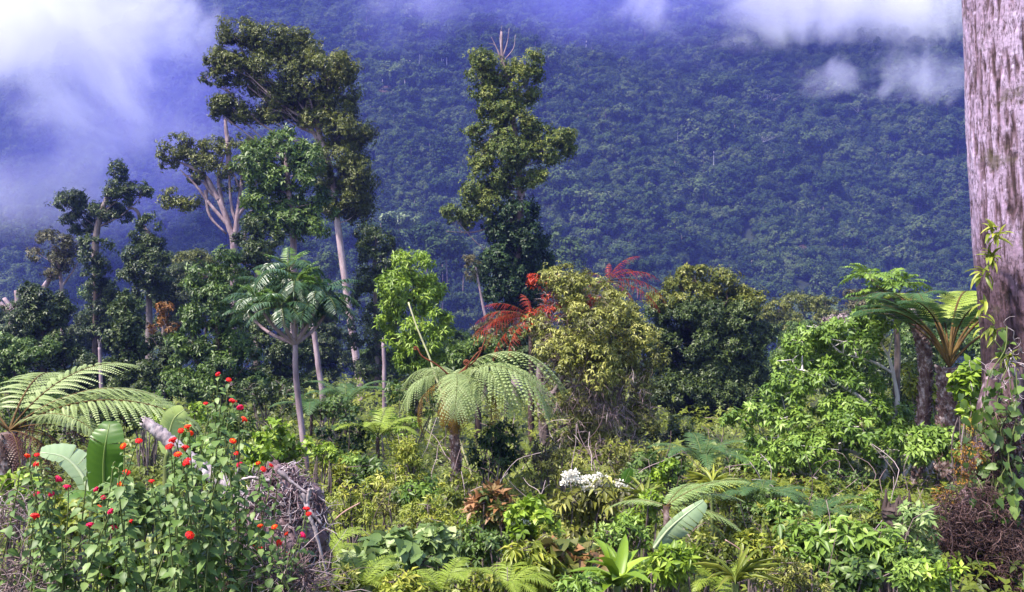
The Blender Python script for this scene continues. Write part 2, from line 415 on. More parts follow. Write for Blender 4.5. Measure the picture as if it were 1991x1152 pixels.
def xf(loc, yaw, pitch=0.0, roll=0.0, s=1.0):
    return np.array(Matrix.Translation(Vector([float(c) for c in loc])) @ Matrix.Rotation(yaw, 4, 'Z') @ Matrix.Rotation(pitch, 4, 'X') @ Matrix.Rotation(roll, 4, 'Y') @ Matrix.Scale(s, 4))
# ------------------------------------------------------------------ terrain
def terrain(name, xs, ys, mat):
    X, Y = np.meshgrid(xs, ys); Z = gz(X, Y)
    V = np.stack([X, Y, Z], -1).reshape(-1, 3); nx, ny = len(xs), len(ys)
    i = np.arange(ny - 1)[:, None] * nx + np.arange(nx - 1)[None]
    q = np.stack([i, i + 1, i + nx + 1, i + nx], -1).reshape(-1, 4)
    mb = MB(); mb.add(V, q, .5); o = mb.build(name, mat, smooth=True); tag(o, kind='structure'); return o
m_soil = barkmat('forest_soil', [(.012, .016, .007), (.028, .032, .012), (.05, .05, .022)], 1.2, 1.0, .95, .3)
m_hill = barkmat('forest_floor', [(.008, .013, .006), (.015, .022, .009), (.025, .03, .012)], .25, 1.0, .95, 0)
terrain('ground', np.linspace(-160, 160, 161), np.concatenate([np.linspace(-8, 70, 118), np.linspace(74, 200, 43)]), m_soil)
_xs = np.concatenate([np.linspace(-900, -340, 57), np.linspace(-336, 430, 320), np.linspace(450, 700, 12)])
terrain('mountain_slope', _xs, np.concatenate([np.linspace(200, 700, 230), np.linspace(706, 1100, 60)]), m_hill)

# ------------------------------------------------------------------ mountain forest
def far_tree(seed, kind):
    r = np.random.default_rng(seed); mb = MB()
    if kind == 'round':
        cl = [((0, 0, 5.6), (2.6, 2.6, 2.6))] + [(np.array([math.cos(a) * 2.3, math.sin(a) * 2.3, 4.0 + r.uniform(-1.2, 1.6)]), (1.7, 1.7, 1.5)) for a in r.uniform(0, 6.28, 6)]
        lobes, sub = 7, .62
    elif kind == 'tall':
        cl = [((0, 0, z), (q, q, 1.5)) for z, q in ((8.4, 1.3), (6.9, 2.0), (5.2, 2.5), (3.4, 2.5))]; lobes, sub = 6, .6
    elif kind == 'spread':
        cl = [(np.array([math.cos(a) * q, math.sin(a) * q, 6.4 + r.uniform(-.9, .6)]), (2.0, 2.0, 1.2)) for a, q in zip(r.uniform(0, 6.28, 8), r.uniform(.6, 3.2, 8))]; lobes, sub = 6, .6
    elif kind == 'umbrella':
        cl = [(np.array([x, r.uniform(-2, 2), 11 - .012 * x * x + r.uniform(-1.3, .5)]), (2.3, 2.3, .42)) for x in np.linspace(-9, 9, 13)]; lobes, sub = 8, .42
    else:
        cl = [((r.uniform(-.6, .6), r.uniform(-.6, .6), 11), (2.2, 2.2, 1.2)), ((1, 0, 9.4), (1.4, 1.4, .8))]; lobes, sub = 7, .5
    crown(mb, r, cl, (.62 if kind != 'umbrella' else .55), 2.2, 'diamond', .8, .3, .8, lobes, sub, tlo=.0, thi=.7, shingle=True)
    if kind == 'round' and seed % 2:      # sprigs that break the outline
        crown(mb, r, [(np.array([r.uniform(-2.5, 2.5), r.uniform(-2.5, 2.5), 7.6]), (1.0, 1.0, .8)) for _ in range(3)], .6, .5, 'diamond', .7, .2, .6, 5, .5, tlo=.1, thi=.9)
    tr = .16 if kind != 'pole' else .2
    H = {'round': 6.5, 'tall': 9, 'spread': 7.4, 'umbrella': 10, 'pole': 11}[kind]
    tube(mb, [(0, 0, -2), (.2, .1, H * .5), (0, 0, H)], tr, tr * .5, 6, 3, m=1)
    if kind in ('umbrella', 'spread'):
        for c, _ in cl: tube(mb, [(0, 0, H * .6), (c[0] * .5, c[1] * .5, H * .78), c - np.array([0, 0, .3])], tr * .5, .03, 4, 2, m=1)
    return mb
far_kinds = ['round'] * 5 + ['tall'] * 2 + ['spread'] * 2
far_me = [far_tree(50 + i, k).mesh('forest_tree', [G['far'], B['grey']]) for i, k in enumerate(far_kinds)]
far_pole = [far_tree(80 + i, 'pole').mesh('pale_trunk_tree', [G['far'], B['white']]) for i in range(2)]
far_umb = far_tree(90, 'umbrella').mesh('umbrella_tree', [G['farpale'], B['white']])
far_red = far_tree(95, 'round').mesh('reddish_tree', [G['farred'], B['grey']])
far_dome = far_tree(97, 'spread').mesh('dome_tree', [G['farpale'], B['grey']])

rf = np.random.default_rng(12)
pts = []
for yy in np.arange(236, 700, 5.6):
    hw = .60 * yy + 12
    xx = np.arange(-hw, hw, 6.4); xx = xx + rf.uniform(-3.2, 3.2, len(xx))
    y2 = yy + rf.uniform(-3.2, 3.2, len(xx)); pts.append(np.stack([xx, y2], 1))
pts = np.concatenate(pts); z = gz(pts[:, 0], pts[:, 1])
keep = (z > -40) & (z < .36 * pts[:, 1] + 12) 
pts = pts[keep]; z = z[keep]; N = len(pts)
scl = rf.uniform(.5, 1.2, N) * np.where(rf.random(N) < .10, 1.5, 1)
yaw = rf.uniform(0, 6.28, N); kid = rf.integers(0, len(far_me), N)
fpx = CX + pts[:, 0] / pts[:, 1] * F; fpy = CY - (z + 6 - CZ) / pts[:, 1] * F
inview = (fpx > 20) & (fpx < 1870) & (fpy > 30) & (fpy < 585) & ~((fpx > 400) & (fpx < 720) & (fpy < 470)) & ~((fpx < 420) & (fpy > 330)) & ~((fpx > 900) & (fpx < 1090) & (fpy > 90)) & ~((fpx > 720) & (fpx < 880) & (fpy > 480)) & ~((fpx > 1040) & (fpx < 1250) & (fpy > 500)) & ~((fpx > 1270) & (fpx < 1490) & (fpy > 530)) & ~((fpx > 1660) & (fpy > 510))
score = np.where(inview, scl / pts[:, 1], 0)
near300 = np.argsort(-score)[:285]
sel = np.zeros(N, bool); sel[near300] = True
for i in near300:
    o = link('forest_tree', far_me[kid[i]], None, (pts[i, 0], pts[i, 1], z[i] - .3), (0, 0, yaw[i]), scl[i])
    tag(o, 'hazy blue-green broadleaf tree in the closed forest on the mountain slope', 'tree', 'broadleaf trees covering the mountain slope')
# the rest of the wood: one object that places the same crowns
rest = np.where(~sel)[0]
u = np.repeat(pts, 4, 0) + rf.uniform(-5, 5, (4 * N, 2)); uz = gz(u[:, 0], u[:, 1])      # lower trees under the canopy
pts = np.concatenate([pts, u]); z = np.concatenate([z, uz - .8]); scl = np.concatenate([scl, rf.uniform(.5, .95, 4 * N)]); yaw = np.concatenate([yaw, rf.uniform(0, 6.28, 4 * N)]); kid = np.concatenate([kid, rf.integers(0, 5, 4 * N)])
rest = np.concatenate([rest, np.arange(N, 5 * N)])
pm = bpy.data.meshes.new('mountain_forest'); pm.vertices.add(len(rest))
pm.vertices.foreach_set('co', np.stack([pts[rest, 0], pts[rest, 1], z[rest] - .3], 1).astype(np.float32).ravel())
for nm_, ty, dat in (('rz', 'FLOAT', yaw[rest]), ('sc', 'FLOAT', scl[rest]), ('kid', 'INT', kid[rest])):
    a = pm.attributes.new(nm_, ty, 'POINT'); a.data.foreach_set('value', dat.astype(np.float32 if ty == 'FLOAT' else np.int32))
forest = link('mountain_forest', pm); tag(forest, 'blue-green closed forest covering the mountain slope up into the cloud', 'forest', kind='stuff')
pc = bpy.data.collections.new('forest_tree_kinds')
for k, me in enumerate(far_me): pc.objects.link(bpy.data.objects.new('forest_tree_kind_%02d' % k, me))
gt = bpy.data.node_groups.new('forest_scatter', 'GeometryNodeTree')
gt.interface.new_socket('Geometry', in_out='INPUT', socket_type='NodeSocketGeometry'); gt.interface.new_socket('Geometry', in_out='OUTPUT', socket_type='NodeSocketGeometry')
gi = gt.nodes.new('NodeGroupInput'); go = gt.nodes.new('NodeGroupOutput'); iop = gt.nodes.new('GeometryNodeInstanceOnPoints')
ci = gt.nodes.new('GeometryNodeCollectionInfo'); ci.inputs['Collection'].default_value = pc; ci.inputs['Separate Children'].default_value = True; ci.inputs['Reset Children'].default_value = True
def nattr(nm_, ty):
    q = gt.nodes.new('GeometryNodeInputNamedAttribute'); q.data_type = ty; q.inputs['Name'].default_value = nm_; return q.outputs['Attribute']
cx_ = gt.nodes.new('ShaderNodeCombineXYZ'); gt.links.new(nattr('rz', 'FLOAT'), cx_.inputs[2])
gt.links.new(gi.outputs[0], iop.inputs['Points']); gt.links.new(ci.outputs[0], iop.inputs['Instance']); iop.inputs['Pick Instance'].default_value = True
gt.links.new(nattr('kid', 'INT'), iop.inputs['Instance Index']); gt.links.new(cx_.outputs[0], iop.inputs['Rotation']); gt.links.new(nattr('sc', 'FLOAT'), iop.inputs['Scale'])
gt.links.new(iop.outputs[0], go.inputs[0])
forest.modifiers.new('scatter', 'NODES').node_group = gt

def on_slope(px, py):
    """the point of the slope (ground) seen at a photo pixel"""
    Ds = np.arange(200, 900, .5); h = gz((px - CX) / F * Ds, Ds); ray = CZ + (CY - py) / F * Ds
    i = int(np.argmax(h > ray)); D = Ds[i]; return np.array([(px - CX) / F * D, D, float(h[i])]), D
def slope_tree(me, name, label, px, py, s, yaw_, group=None):
    p, D = on_slope(px, py)
    return tag(link(name, me, None, p, (0, 0, yaw_), s), label, 'tree', group)
slope_tree(far_umb, 'umbrella_tree', 'wide flat-topped tree with white branches high on the slope below the small clouds', 1492, 226, .95, .1)
slope_tree(far_umb, 'umbrella_tree', 'flat green tree crown halfway up the slope below the wide white-branched one', 1482, 300, .72, 2.9)
slope_tree(far_umb, 'umbrella_tree', 'flat-topped tree high on the slope nearest the bark of the big trunk', 1668, 240, .72, .6)
slope_tree(far_red, 'reddish_tree', 'rusty red crown low on the slope among green trees', 1556, 520, .8, 0)
slope_tree(far_red, 'reddish_tree', 'dull reddish crown high on the slope beside the tall leaning tree', 752, 200, .8, 2)
for k, (a, b, s) in enumerate([(743, 190, .9), (787, 205, 1.0), (797, 158, .9), (816, 155, 1.1), (862, 150, 1.1), (868, 148, 1.2), (858, 152, 1.0), (795, 190, .8), (1140, 118, .9), (1318, 300, .8), (1388, 350, 1.0), (1450, 385, .8)]):
    slope_tree(far_pole[k % 2], 'pale_trunk_tree', 'thin tree with a bare white trunk rising from the hazy slope', a, b, s, k, 'white-trunked trees on the slope')
# bigger trees on the nearer spur between the two tall trees
spur = [(740, 440, 1.15), (775, 430, 1.25), (830, 445, 1.3), (870, 470, 1.2), (800, 500, 1.1), (860, 540, 1.1), (900, 500, 1.0), (740, 495, 1.0), (905, 590, 1.0), (880, 620, 1.0), (930, 650, .9), (640, 500, 1.1), (610, 520, 1.1), (585, 470, 1.0), (1085, 470, 1.1), (1110, 500, 1.2), (1240, 520, 1.0)]
for k, (a, b, s) in enumerate(spur):
    D = 190 + (k * 37 % 50)
    p = P(a, b, D); g_ = float(gz(p[0], p[1])); h = max(p[2] - g_ + 2.5 * s, 8)
    me = far_dome if k in (1, 4) else far_me[k % len(far_me)]
    tag(link('spur_tree', me, None, (p[0], p[1], p[2] - 6.0 * s), (0, 0, k), s), 'domed pale green tree on the near spur between the two tall trees' if k in (1, 4) else 'larger grey-green tree at the foot of the slope behind the clearing trees', 'tree', 'pale domed spur trees' if k in (1, 4) else 'trees on the valley floor')

# ------------------------------------------------------------------ mid-ground trees
make_tree('tall_leaning_tree', 'tallest tree, bare lilac trunk under a dense olive crown that leans toward the cloud', 'tree', 42, 704,
  [(700, 745), (690, 680), (674, 570), (656, 435), (641, 330), (618, 250)],
  [('crown', 'olive', [(470, 64, 34, 18), (455, 76, 20, 12), (525, 82, 42, 24), (585, 104, 42, 28), (545, 112, 50, 26), (640, 135, 36, 32), (660, 170, 26, 36), (612, 150, 40, 34), (445, 118, 40, 18), (472, 135, 40, 24), (418, 122, 18, 16), (535, 150, 52, 30), (585, 185, 50, 34), (420, 154, 24, 11), (480, 165, 32, 18), (450, 212, 32, 16), (430, 222, 16, 12), (500, 205, 46, 22), (555, 212, 48, 22), (610, 215, 42, 22), (655, 212, 26, 22)],
    dict(leaf=.24, dens=.75, sprig=4, lobes=8, sub=.46)),
   ('lower_crown', 'olive', [(620, 250, 40, 26), (665, 258, 40, 28), (696, 292, 24, 34), (655, 305, 38, 32), (690, 340, 34, 30), (648, 350, 22, 24), (702, 372, 24, 34), (680, 392, 34, 26), (655, 405, 22, 16), (695, 412, 22, 16), (628, 330, 14, 30)],
    dict(leaf=.24, dens=.75, sprig=4, lobes=8, sub=.46))],
  'lilac', (.19, .13), seed=1, grow=1.25, limbs=[([(641, 330), (612, 262), (585, 225), (540, 190), (480, 150)], .13, .03), ([(618, 250), (560, 215), (500, 225), (440, 215)], .09, .02), ([(600, 235), (590, 160), (560, 110)], .1, .03)])

make_tree('vine_clad_tree', 'narrow tall tree wrapped in glossy vines, dead twigs on its top', 'tree', 38, 1005,
  [(1004, 640), (1006, 520), (1012, 380), (1000, 250), (985, 150), (976, 108), (975, 62)],
  [('crown', 'vine', [(942, 118, 30, 25), (936, 150, 25, 29), (955, 180, 30, 29), (960, 140, 30, 27), (1000, 150, 32, 16), (1023, 122, 28, 18), (1034, 150, 18, 18), (1010, 178, 37, 18), (979, 205, 32, 25), (952, 222, 21, 25), (1010, 208, 32, 22), (995, 240, 39, 20), (952, 262, 44, 29), (1000, 268, 41, 29), (1048, 262, 37, 25), (1090, 270, 30, 22), (1069, 292, 41, 22), (936, 300, 30, 27), (984, 305, 46, 29), (1037, 318, 39, 22), (957, 330, 41, 20)],
    dict(leaf=.26, dens=.75, sprig=4, asp=.55, lobes=7, sub=.5, thi=.95)),
   ('shaded_crown', 'vine', [(942, 362, 39, 22), (989, 358, 34, 22), (1037, 352, 30, 18), (926, 390, 25, 25), (963, 398, 46, 27), (936, 425, 34, 22), (878, 418, 23, 16)],
    dict(leaf=.26, dens=.75, sprig=4, asp=.55, lobes=7, sub=.5, thi=.8)),  # same vine leaf with its lightest tints cut: shade put into the colour
   ('climbing_vine', 'deep', [(1005, 420, 44, 29), (989, 455, 44, 31), (1032, 455, 37, 34), (1005, 495, 57, 34), (963, 520, 41, 31), (1042, 515, 37, 34), (1005, 545, 57, 34), (984, 580, 46, 29), (1032, 570, 34, 27), (1000, 612, 30, 25)],
    dict(leaf=.27, dens=1.0, sprig=4, asp=.62, lobes=9, sub=.45))],
  'pale', (.2, .04), seed=2, limbs=[([(976, 125), (966, 95), (955, 72)], .035, .008), ([(976, 115), (986, 85), (990, 55)], .035, .008), ([(976, 100), (972, 75), (976, 50)], .03, .006), ([(978, 120), (998, 95), (1002, 68)], .03, .006), ([(974, 110), (962, 88), (950, 85)], .02, .005), ([(1012, 395), (1018, 375), (1015, 352)], .09, .04), ([(1010, 400), (1000, 388), (996, 380)], .05, .02),
   ([(990, 430), (930, 450), (900, 452), (868, 450)], .05, .015), ([(900, 452), (885, 440), (878, 432)], .02, .006)])

make_tree('broadleaf_tree', 'fresh green layered tree standing in front of the tallest trunk', 'tree', 36, 572,
  [(571, 500), (568, 440), (560, 360), (555, 290)],
  [('crown', 'mid', [(545, 268, 30, 12), (520, 285, 34, 14), (585, 285, 40, 14), (500, 315, 30, 14), (550, 312, 40, 16), (605, 318, 34, 12), (515, 350, 36, 16), (570, 350, 36, 16), (610, 382, 32, 12), (530, 388, 40, 16), (580, 402, 40, 14), (620, 412, 30, 10), (520, 425, 40, 14), (570, 438, 44, 14), (605, 442, 32, 10), (490, 290, 22, 10)],
    dict(leaf=.42, dens=.8, sprig=5, asp=.42, lobes=8, sub=.5, droop=.5, tlo=.25, thi=1.0))], 'pale', (.16, .08), seed=3, grow=1.12)

make_tree('bare_limbed_tree', 'tree with long pale bare limbs and flat tufts of olive leaves at their tips', 'tree', 46, 452,
  [(455, 500), (445, 440), (425, 385)],
  [('crown', 'olive', [(350, 278, 34, 9), (330, 300, 22, 9), (385, 290, 38, 14), (330, 320, 18, 10), (365, 312, 30, 14), (420, 285, 32, 12), (450, 290, 30, 14), (470, 320, 24, 14), (400, 320, 30, 14), (430, 330, 22, 16), (350, 380, 34, 10), (330, 400, 34, 12), (370, 395, 20, 10), (470, 275, 22, 10), (380, 345, 20, 10), (450, 360, 18, 16), (490, 345, 16, 14)],
    dict(leaf=.26, dens=.6, sprig=4, lobes=6, sub=.5, limb=False))], 'pale', (.2, .14), seed=4, grow=1.1,
  limbs=[([(425, 388), (400, 345), (370, 325), (340, 312)], .16, .04), ([(425, 388), (402, 362), (392, 300)], .12, .03), ([(432, 400), (425, 340), (440, 290)], .13, .03), ([(455, 480), (462, 420), (470, 350), (468, 300)], .17, .05), ([(462, 420), (490, 385), (500, 350)], .1, .03), ([(462, 440), (450, 400), (446, 340), (445, 290)], .1, .03), ([(445, 440), (410, 400), (380, 360), (350, 330)], .12, .03),
   ([(475, 470), (485, 420), (505, 390)], .1, .03), ([(402, 362), (380, 345), (355, 340)], .05, .02), ([(443, 275), (440, 255), (438, 232)], .12, .08), ([(445, 330), (444, 290), (441, 262)], .15, .1), ([(400, 370), (408, 420), (440, 455)], .1, .05), ([(468, 380), (455, 340), (430, 318)], .06, .02)])

make_tree('tufted_tree', 'dark tree whose round tufts stand up against the mist', 'tree', 48, 190,
  [(188, 560), (185, 480), (195, 420), (215, 370)],
  [('crown', 'dark', [(222, 335, 24, 18), (218, 360, 26, 20), (230, 385, 34, 18), (265, 368, 32, 12), (285, 372, 18, 8), (145, 388, 32, 16), (130, 400, 24, 16), (170, 405, 30, 18), (205, 410, 34, 20), (230, 420, 26, 16), (150, 425, 28, 14), (165, 450, 22, 14)],
    dict(leaf=.27, dens=.75, sprig=4, lobes=8, sub=.45))], 'grey', (.25, .12), seed=5, limbs=[([(274, 432), (266, 410), (248, 403)], .10, .07), ([(300, 470), (285, 450), (274, 432)], .13, .1)])

make_tree('conical_tree', 'dark green cone-shaped tree below the white bent branch', 'tree', 40, 292,
  [(290, 640), (290, 540), (288, 450)],
  [('crown', 'dark', [(290, 438, 20, 18), (282, 465, 32, 18), (300, 478, 26, 16), (270, 495, 34, 18), (300, 505, 30, 18), (285, 525, 44, 20), (260, 540, 28, 16), (310, 545, 28, 18), (290, 565, 36, 18)],
    dict(leaf=.28, dens=.8, sprig=4, lobes=8, sub=.45))], 'grey', (.2, .08), seed=6)
make_tree('slender_tree', 'slim dark tree with ragged foliage left of the cone-shaped one', 'tree', 41, 186,
  [(186, 690), (186, 600), (188, 500)],
  [('crown', 'dark', [(195, 478, 34, 18), (180, 500, 28, 16), (210, 505, 24, 14), (190, 530, 32, 18), (175, 555, 24, 18), (205, 560, 26, 20), (190, 590, 34, 24), (180, 625, 28, 24), (200, 650, 26, 24)],
    dict(leaf=.28, dens=.65, sprig=4, lobes=7, sub=.45))], 'dark', (.2, .08), seed=7)
make_tree('thin_crowned_tree', 'sparse brownish tree at the misty edge with a pale snapped limb', 'tree', 46, 120,
  [(122, 620), (118, 540), (108, 480)],
  [('crown', 'brown', [(80, 460, 22, 12), (110, 470, 34, 16), (140, 480, 24, 16), (95, 495, 36, 16), (125, 510, 28, 16), (70, 490, 18, 12), (110, 530, 22, 14)],
    dict(leaf=.25, dens=.5, sprig=4, lobes=7, sub=.45))], 'pale', (.15, .06), seed=8, limbs=[([(85, 560), (95, 545), (103, 535)], .14, .1), ([(118, 560), (140, 530), (155, 505)], .06, .02)])
make_tree('round_dark_tree', 'broad dark rounded tree low at the misty edge', 'tree', 31, 85,
  [(85, 720), (85, 620)],
  [('crown', 'dark', [(85, 575, 38, 24), (55, 610, 36, 28), (105, 610, 36, 28), (80, 630, 50, 30), (40, 650, 36, 30), (120, 665, 36, 30), (85, 685, 50, 30), (140, 700, 30, 28), (60, 710, 40, 24)],
    dict(leaf=.24, dens=.85, sprig=4, lobes=9, sub=.42))], 'dark', (.15, .08), seed=9)
make_tree('bleached_snag', 'bleached forked dead tree at the edge of the photo', 'dead tree', 33, 22,
  [(20, 660), (25, 610), (8, 580)], [('twigs', 'brown', [(35, 575, 8, 8)], dict(leaf=.1, dens=.1, lobes=3, limb=False))], 'pale', (.16, .07), seed=10,
  limbs=[([(24, 612), (34, 590), (32, 565)], .12, .08), ([(25, 608), (50, 585), (58, 560)], .05, .02), ([(0, 590), (12, 602), (26, 618)], .1, .08)])
make_tree('creeper_column', 'bluish green creeper-covered stem shaped like a column', 'tree', 28, 243,
  [(243, 760), (243, 660), (243, 580)],
  [('crown', 'dark', [(243, 580, 14, 16), (238, 605, 26, 20), (250, 630, 30, 22), (236, 655, 32, 22), (255, 680, 32, 24), (240, 710, 34, 26), (265, 725, 24, 24)],
    dict(leaf=.2, dens=1.0, sprig=4, asp=.7, lobes=9, sub=.42, tlo=.2, thi=.9))], 'dark', (.1, .05), seed=11)
make_tree('orange_leaved_tree', 'small tree with a clump of orange leaves on a grey stem', 'tree', 29, 316,
  [(316, 740), (316, 680), (320, 630)],
  [('crown', 'orange', [(322, 598, 15, 10), (316, 618, 22, 12), (328, 635, 16, 12), (300, 640, 10, 8)], dict(leaf=.2, dens=.7, sprig=4, lobes=6)),
   ('green_crown', 'dark', [(330, 660, 22, 20), (350, 690, 24, 22), (300, 665, 20, 18)], dict(leaf=.2, dens=.7, sprig=4, lobes=6, sub=.5))], 'grey', (.11, .07), seed=12)
make_tree('glossy_green_tree', 'large leafy mid-green tree behind the red-flowered spire', 'tree', 25, 425,
  [(425, 830), (425, 700), (425, 560)],
  [('crown', 'mid', [(425, 505, 34, 20), (400, 535, 38, 22), (440, 545, 34, 24), (375, 560, 30, 22), (420, 580, 46, 24), (390, 610, 40, 24), (445, 610, 34, 22), (365, 660, 36, 24), (410, 655, 46, 26), (450, 665, 40, 26), (380, 700, 46, 26), (430, 715, 48, 28), (485, 705, 36, 24), (400, 755, 50, 28), (460, 760, 46, 28), (495, 745, 28, 26), (355, 740, 34, 28)],
    dict(leaf=.26, dens=.75, sprig=5, asp=.42, lobes=8, sub=.46, droop=.5))], 'dark', (.16, .08), seed=13)
make_tree('dense_brown_green_tree', 'dense dark olive tree between the pale limbs and the layered green tree', 'tree', 34, 500,
  [(500, 640), (500, 520)],
  [('crown', 'dark', [(500, 435, 30, 18), (485, 460, 30, 20), (520, 465, 34, 20), (500, 490, 42, 22), (475, 510, 30, 22), (530, 510, 36, 22), (500, 545, 46, 26), (540, 560, 34, 26), (470, 560, 30, 26)],
    dict(leaf=.24, dens=.8, sprig=4, lobes=8, sub=.44))], 'grey', (.16, .08), seed=14)
make_tree('shadowy_tree', 'dark ragged tree with a dead pale stub, right of the tall lilac trunk', 'tree', 38, 728,
  [(735, 720), (730, 600), (728, 480)],
  [('crown', 'dark', [(715, 452, 28, 16), (740, 470, 30, 16), (765, 485, 16, 12), (705, 490, 30, 20), (735, 510, 34, 20), (710, 540, 32, 22), (745, 550, 28, 22), (715, 585, 36, 24), (740, 620, 34, 26), (710, 650, 36, 28), (750, 670, 30, 28), (720, 700, 40, 30)],
    dict(leaf=.26, dens=.7, sprig=4, lobes=8, sub=.46))], 'grey', (.16, .06), seed=15, limbs=[([(731, 485), (731, 472), (730, 460)], .06, .04)])
make_tree('brown_saplings', 'thin brownish half-dead tree beside the foot of the vine-wrapped trunk', 'tree', 33, 935,
  [(955, 680), (940, 600), (925, 520)],
  [('crown', 'brown', [(920, 510, 16, 12), (925, 535, 16, 16), (950, 640, 28, 20), (975, 640, 24, 18), (935, 660, 22, 18), (960, 610, 18, 14)], dict(leaf=.2, dens=.5, sprig=4, lobes=6))], 'pale', (.09, .03), seed=16)
make_tree('bright_green_tree', 'bright yellow-green tree with drooping leaves in front of the dark wood', 'tree', 21, 812,
  [(815, 770), (812, 680), (805, 590)],
  [('crown', 'lime', [(795, 512, 36, 16), (765, 535, 30, 18), (815, 535, 36, 18), (840, 550, 22, 14), (780, 562, 40, 18), (825, 572, 36, 14), (760, 590, 24, 14), (800, 600, 34, 12), (855, 608, 30, 10), (765, 625, 30, 16), (810, 635, 42, 16), (860, 640, 24, 14), (775, 660, 30, 14), (830, 668, 44, 16), (800, 700, 34, 18), (850, 705, 40, 18), (870, 690, 20, 12)],
    dict(leaf=.27, dens=.72, sprig=5, asp=.32, lobes=8, sub=.5, droop=.55, tlo=.1, thi=.8))], 'dark', (.09, .04), seed=17)
make_tree('fading_tree', 'sparse tree of yellowing drooping leaves over purplish bare twigs', 'tree', 17, 1055,
  [(1062, 900), (1054, 800), (1050, 720), (1066, 610)],
  [('crown', 'speck', [(1105, 540, 44, 22), (1085, 575, 40, 28), (1150, 575, 50, 30), (1200, 600, 36, 26), (1090, 625, 50, 32), (1160, 640, 56, 34), (1225, 650, 40, 30), (1110, 690, 56, 34), (1190, 700, 56, 34), (1250, 700, 34, 36), (1130, 750, 56, 34), (1215, 760, 50, 34), (1260, 760, 24, 30), (1110, 810, 46, 34), (1180, 820, 56, 34), (1240, 820, 36, 30), (1130, 870, 50, 30), (1210, 880, 50, 30), (1140, 700, 50, 30, -1.2), (1160, 620, 50, 30, -1.0), (1090, 680, 40, 30, -1.0)],
    dict(leaf=.165, dens=.62, sprig=4, asp=.38, lobes=9, sub=.46, droop=.75, limb=True, thi=.95)),
   ('reddish_leaves', 'red', [(1060, 550, 26, 24), (1085, 590, 26, 26), (1050, 620, 20, 26), (1130, 600, 34, 24)], dict(leaf=.15, dens=.2, sprig=3, asp=.3, lobes=6, droop=.7, limb=False)),
   ('bare_twigs', 'straw', [(1110, 620, 60, 60), (1180, 680, 60, 60), (1120, 740, 60, 50, -.8), (1220, 790, 50, 50, -.8), (1130, 840, 60, 50, -.8), (1190, 880, 60, 40, -.8), (1170, 770, 50, 50, -1.0)], dict(depth=.5, leaf=.5, dens=.06, tm='diamond', asp=.032, lobes=18, sub=.4, droop=.1, limb=False))],
  'grey', (.12, .05), seed=18, grow=1.16, limbs=[([(1052, 800), (1100, 720), (1110, 640), (1105, 560)], .05, .012), ([(1120, 920), (1140, 800), (1160, 680), (1150, 590)], .05, .012), ([(1120, 920), (1180, 820), (1220, 720), (1215, 620)], .05, .012), ([(1140, 800), (1110, 740), (1070, 660)], .03, .008), ([(1180, 820), (1240, 780), (1265, 720)], .03, .008), ([(1130, 930), (1200, 880), (1270, 840)], .04, .01)])
make_tree('dense_dark_tree', 'large dense rounded dark green tree right of the fading tree', 'tree', 27, 1390,
  [(1390, 850), (1390, 740), (1385, 620)],
  [('upper_crown', 'olive', [(1350, 538, 36, 18), (1390, 548, 40, 20), (1320, 555, 30, 16), (1345, 575, 46, 22), (1420, 580, 40, 22), (1455, 590, 32, 20), (1290, 590, 34, 22)], dict(leaf=.2, dens=.8, sprig=4, lobes=9, sub=.44, tlo=.3, thi=1.0)),  # olive, lighter-tinted top: light from overhead put into the leaf colour
   ('crown', 'dark', [(1310, 610, 46, 28), (1375, 615, 50, 28), (1440, 620, 46, 28), (1285, 650, 40, 30), (1345, 660, 56, 32), (1420, 665, 56, 32), (1475, 650, 28, 30), (1310, 705, 50, 34), (1385, 715, 60, 34), (1450, 715, 44, 34), (1330, 765, 50, 34), (1410, 770, 56, 34), (1465, 775, 34, 30), (1345, 815, 50, 28), (1420, 815, 46, 28), (1300, 790, 34, 34)],
    dict(leaf=.2, dens=1.15, sprig=4, asp=.5, lobes=11, sub=.46, tlo=.1, thi=.9))], 'dark', (.2, .1), seed=19)
for k, (lab, rows, D, mat, bx) in enumerate([
  ('olive tree at the foot of the slope, nearest the dense dark tree', [(1515, 600, 30, 16), (1500, 620, 30, 16), (1530, 625, 36, 18)], 58, 'olive', 1515),
  ('round olive tree in the middle of the far clearing edge', [(1560, 585, 34, 12), (1555, 605, 40, 16), (1570, 625, 40, 16), (1540, 640, 34, 16)], 64, 'olive', 1558),
  ('low olive tree in the gap above the bright green shrub', [(1605, 590, 28, 12), (1620, 610, 36, 14), (1600, 625, 34, 14)], 62, 'olive', 1606),
  ('pinkish grey leafless crown above the bright green shrub', [(1625, 622, 30, 12), (1640, 632, 30, 12)], 50, 'straw', 1632),
  ('brownish tree behind the small feathery-leaved treetop', [(1665, 580, 30, 14), (1690, 590, 34, 18), (1670, 610, 36, 18), (1710, 615, 30, 18)], 55, 'brown', 1685),
  ('dark tree behind the fern trunks by the big trunk', [(1760, 600, 40, 24), (1830, 620, 40, 30), (1890, 640, 40, 40), (1790, 650, 50, 30), (1870, 690, 40, 40)], 34, 'dark', 1820)]):
    make_tree('clearing_edge_tree', lab, 'tree', D, bx, [(bx, 690), (bx, 630)], [('crown', mat, rows, dict(leaf=.34 if mat != 'straw' else .2, dens=.75 if mat != 'straw' else .5, sprig=4, lobes=8, sub=.45, tlo=.15, thi=1.0))], 'grey', (.14, .06), seed=30 + k)
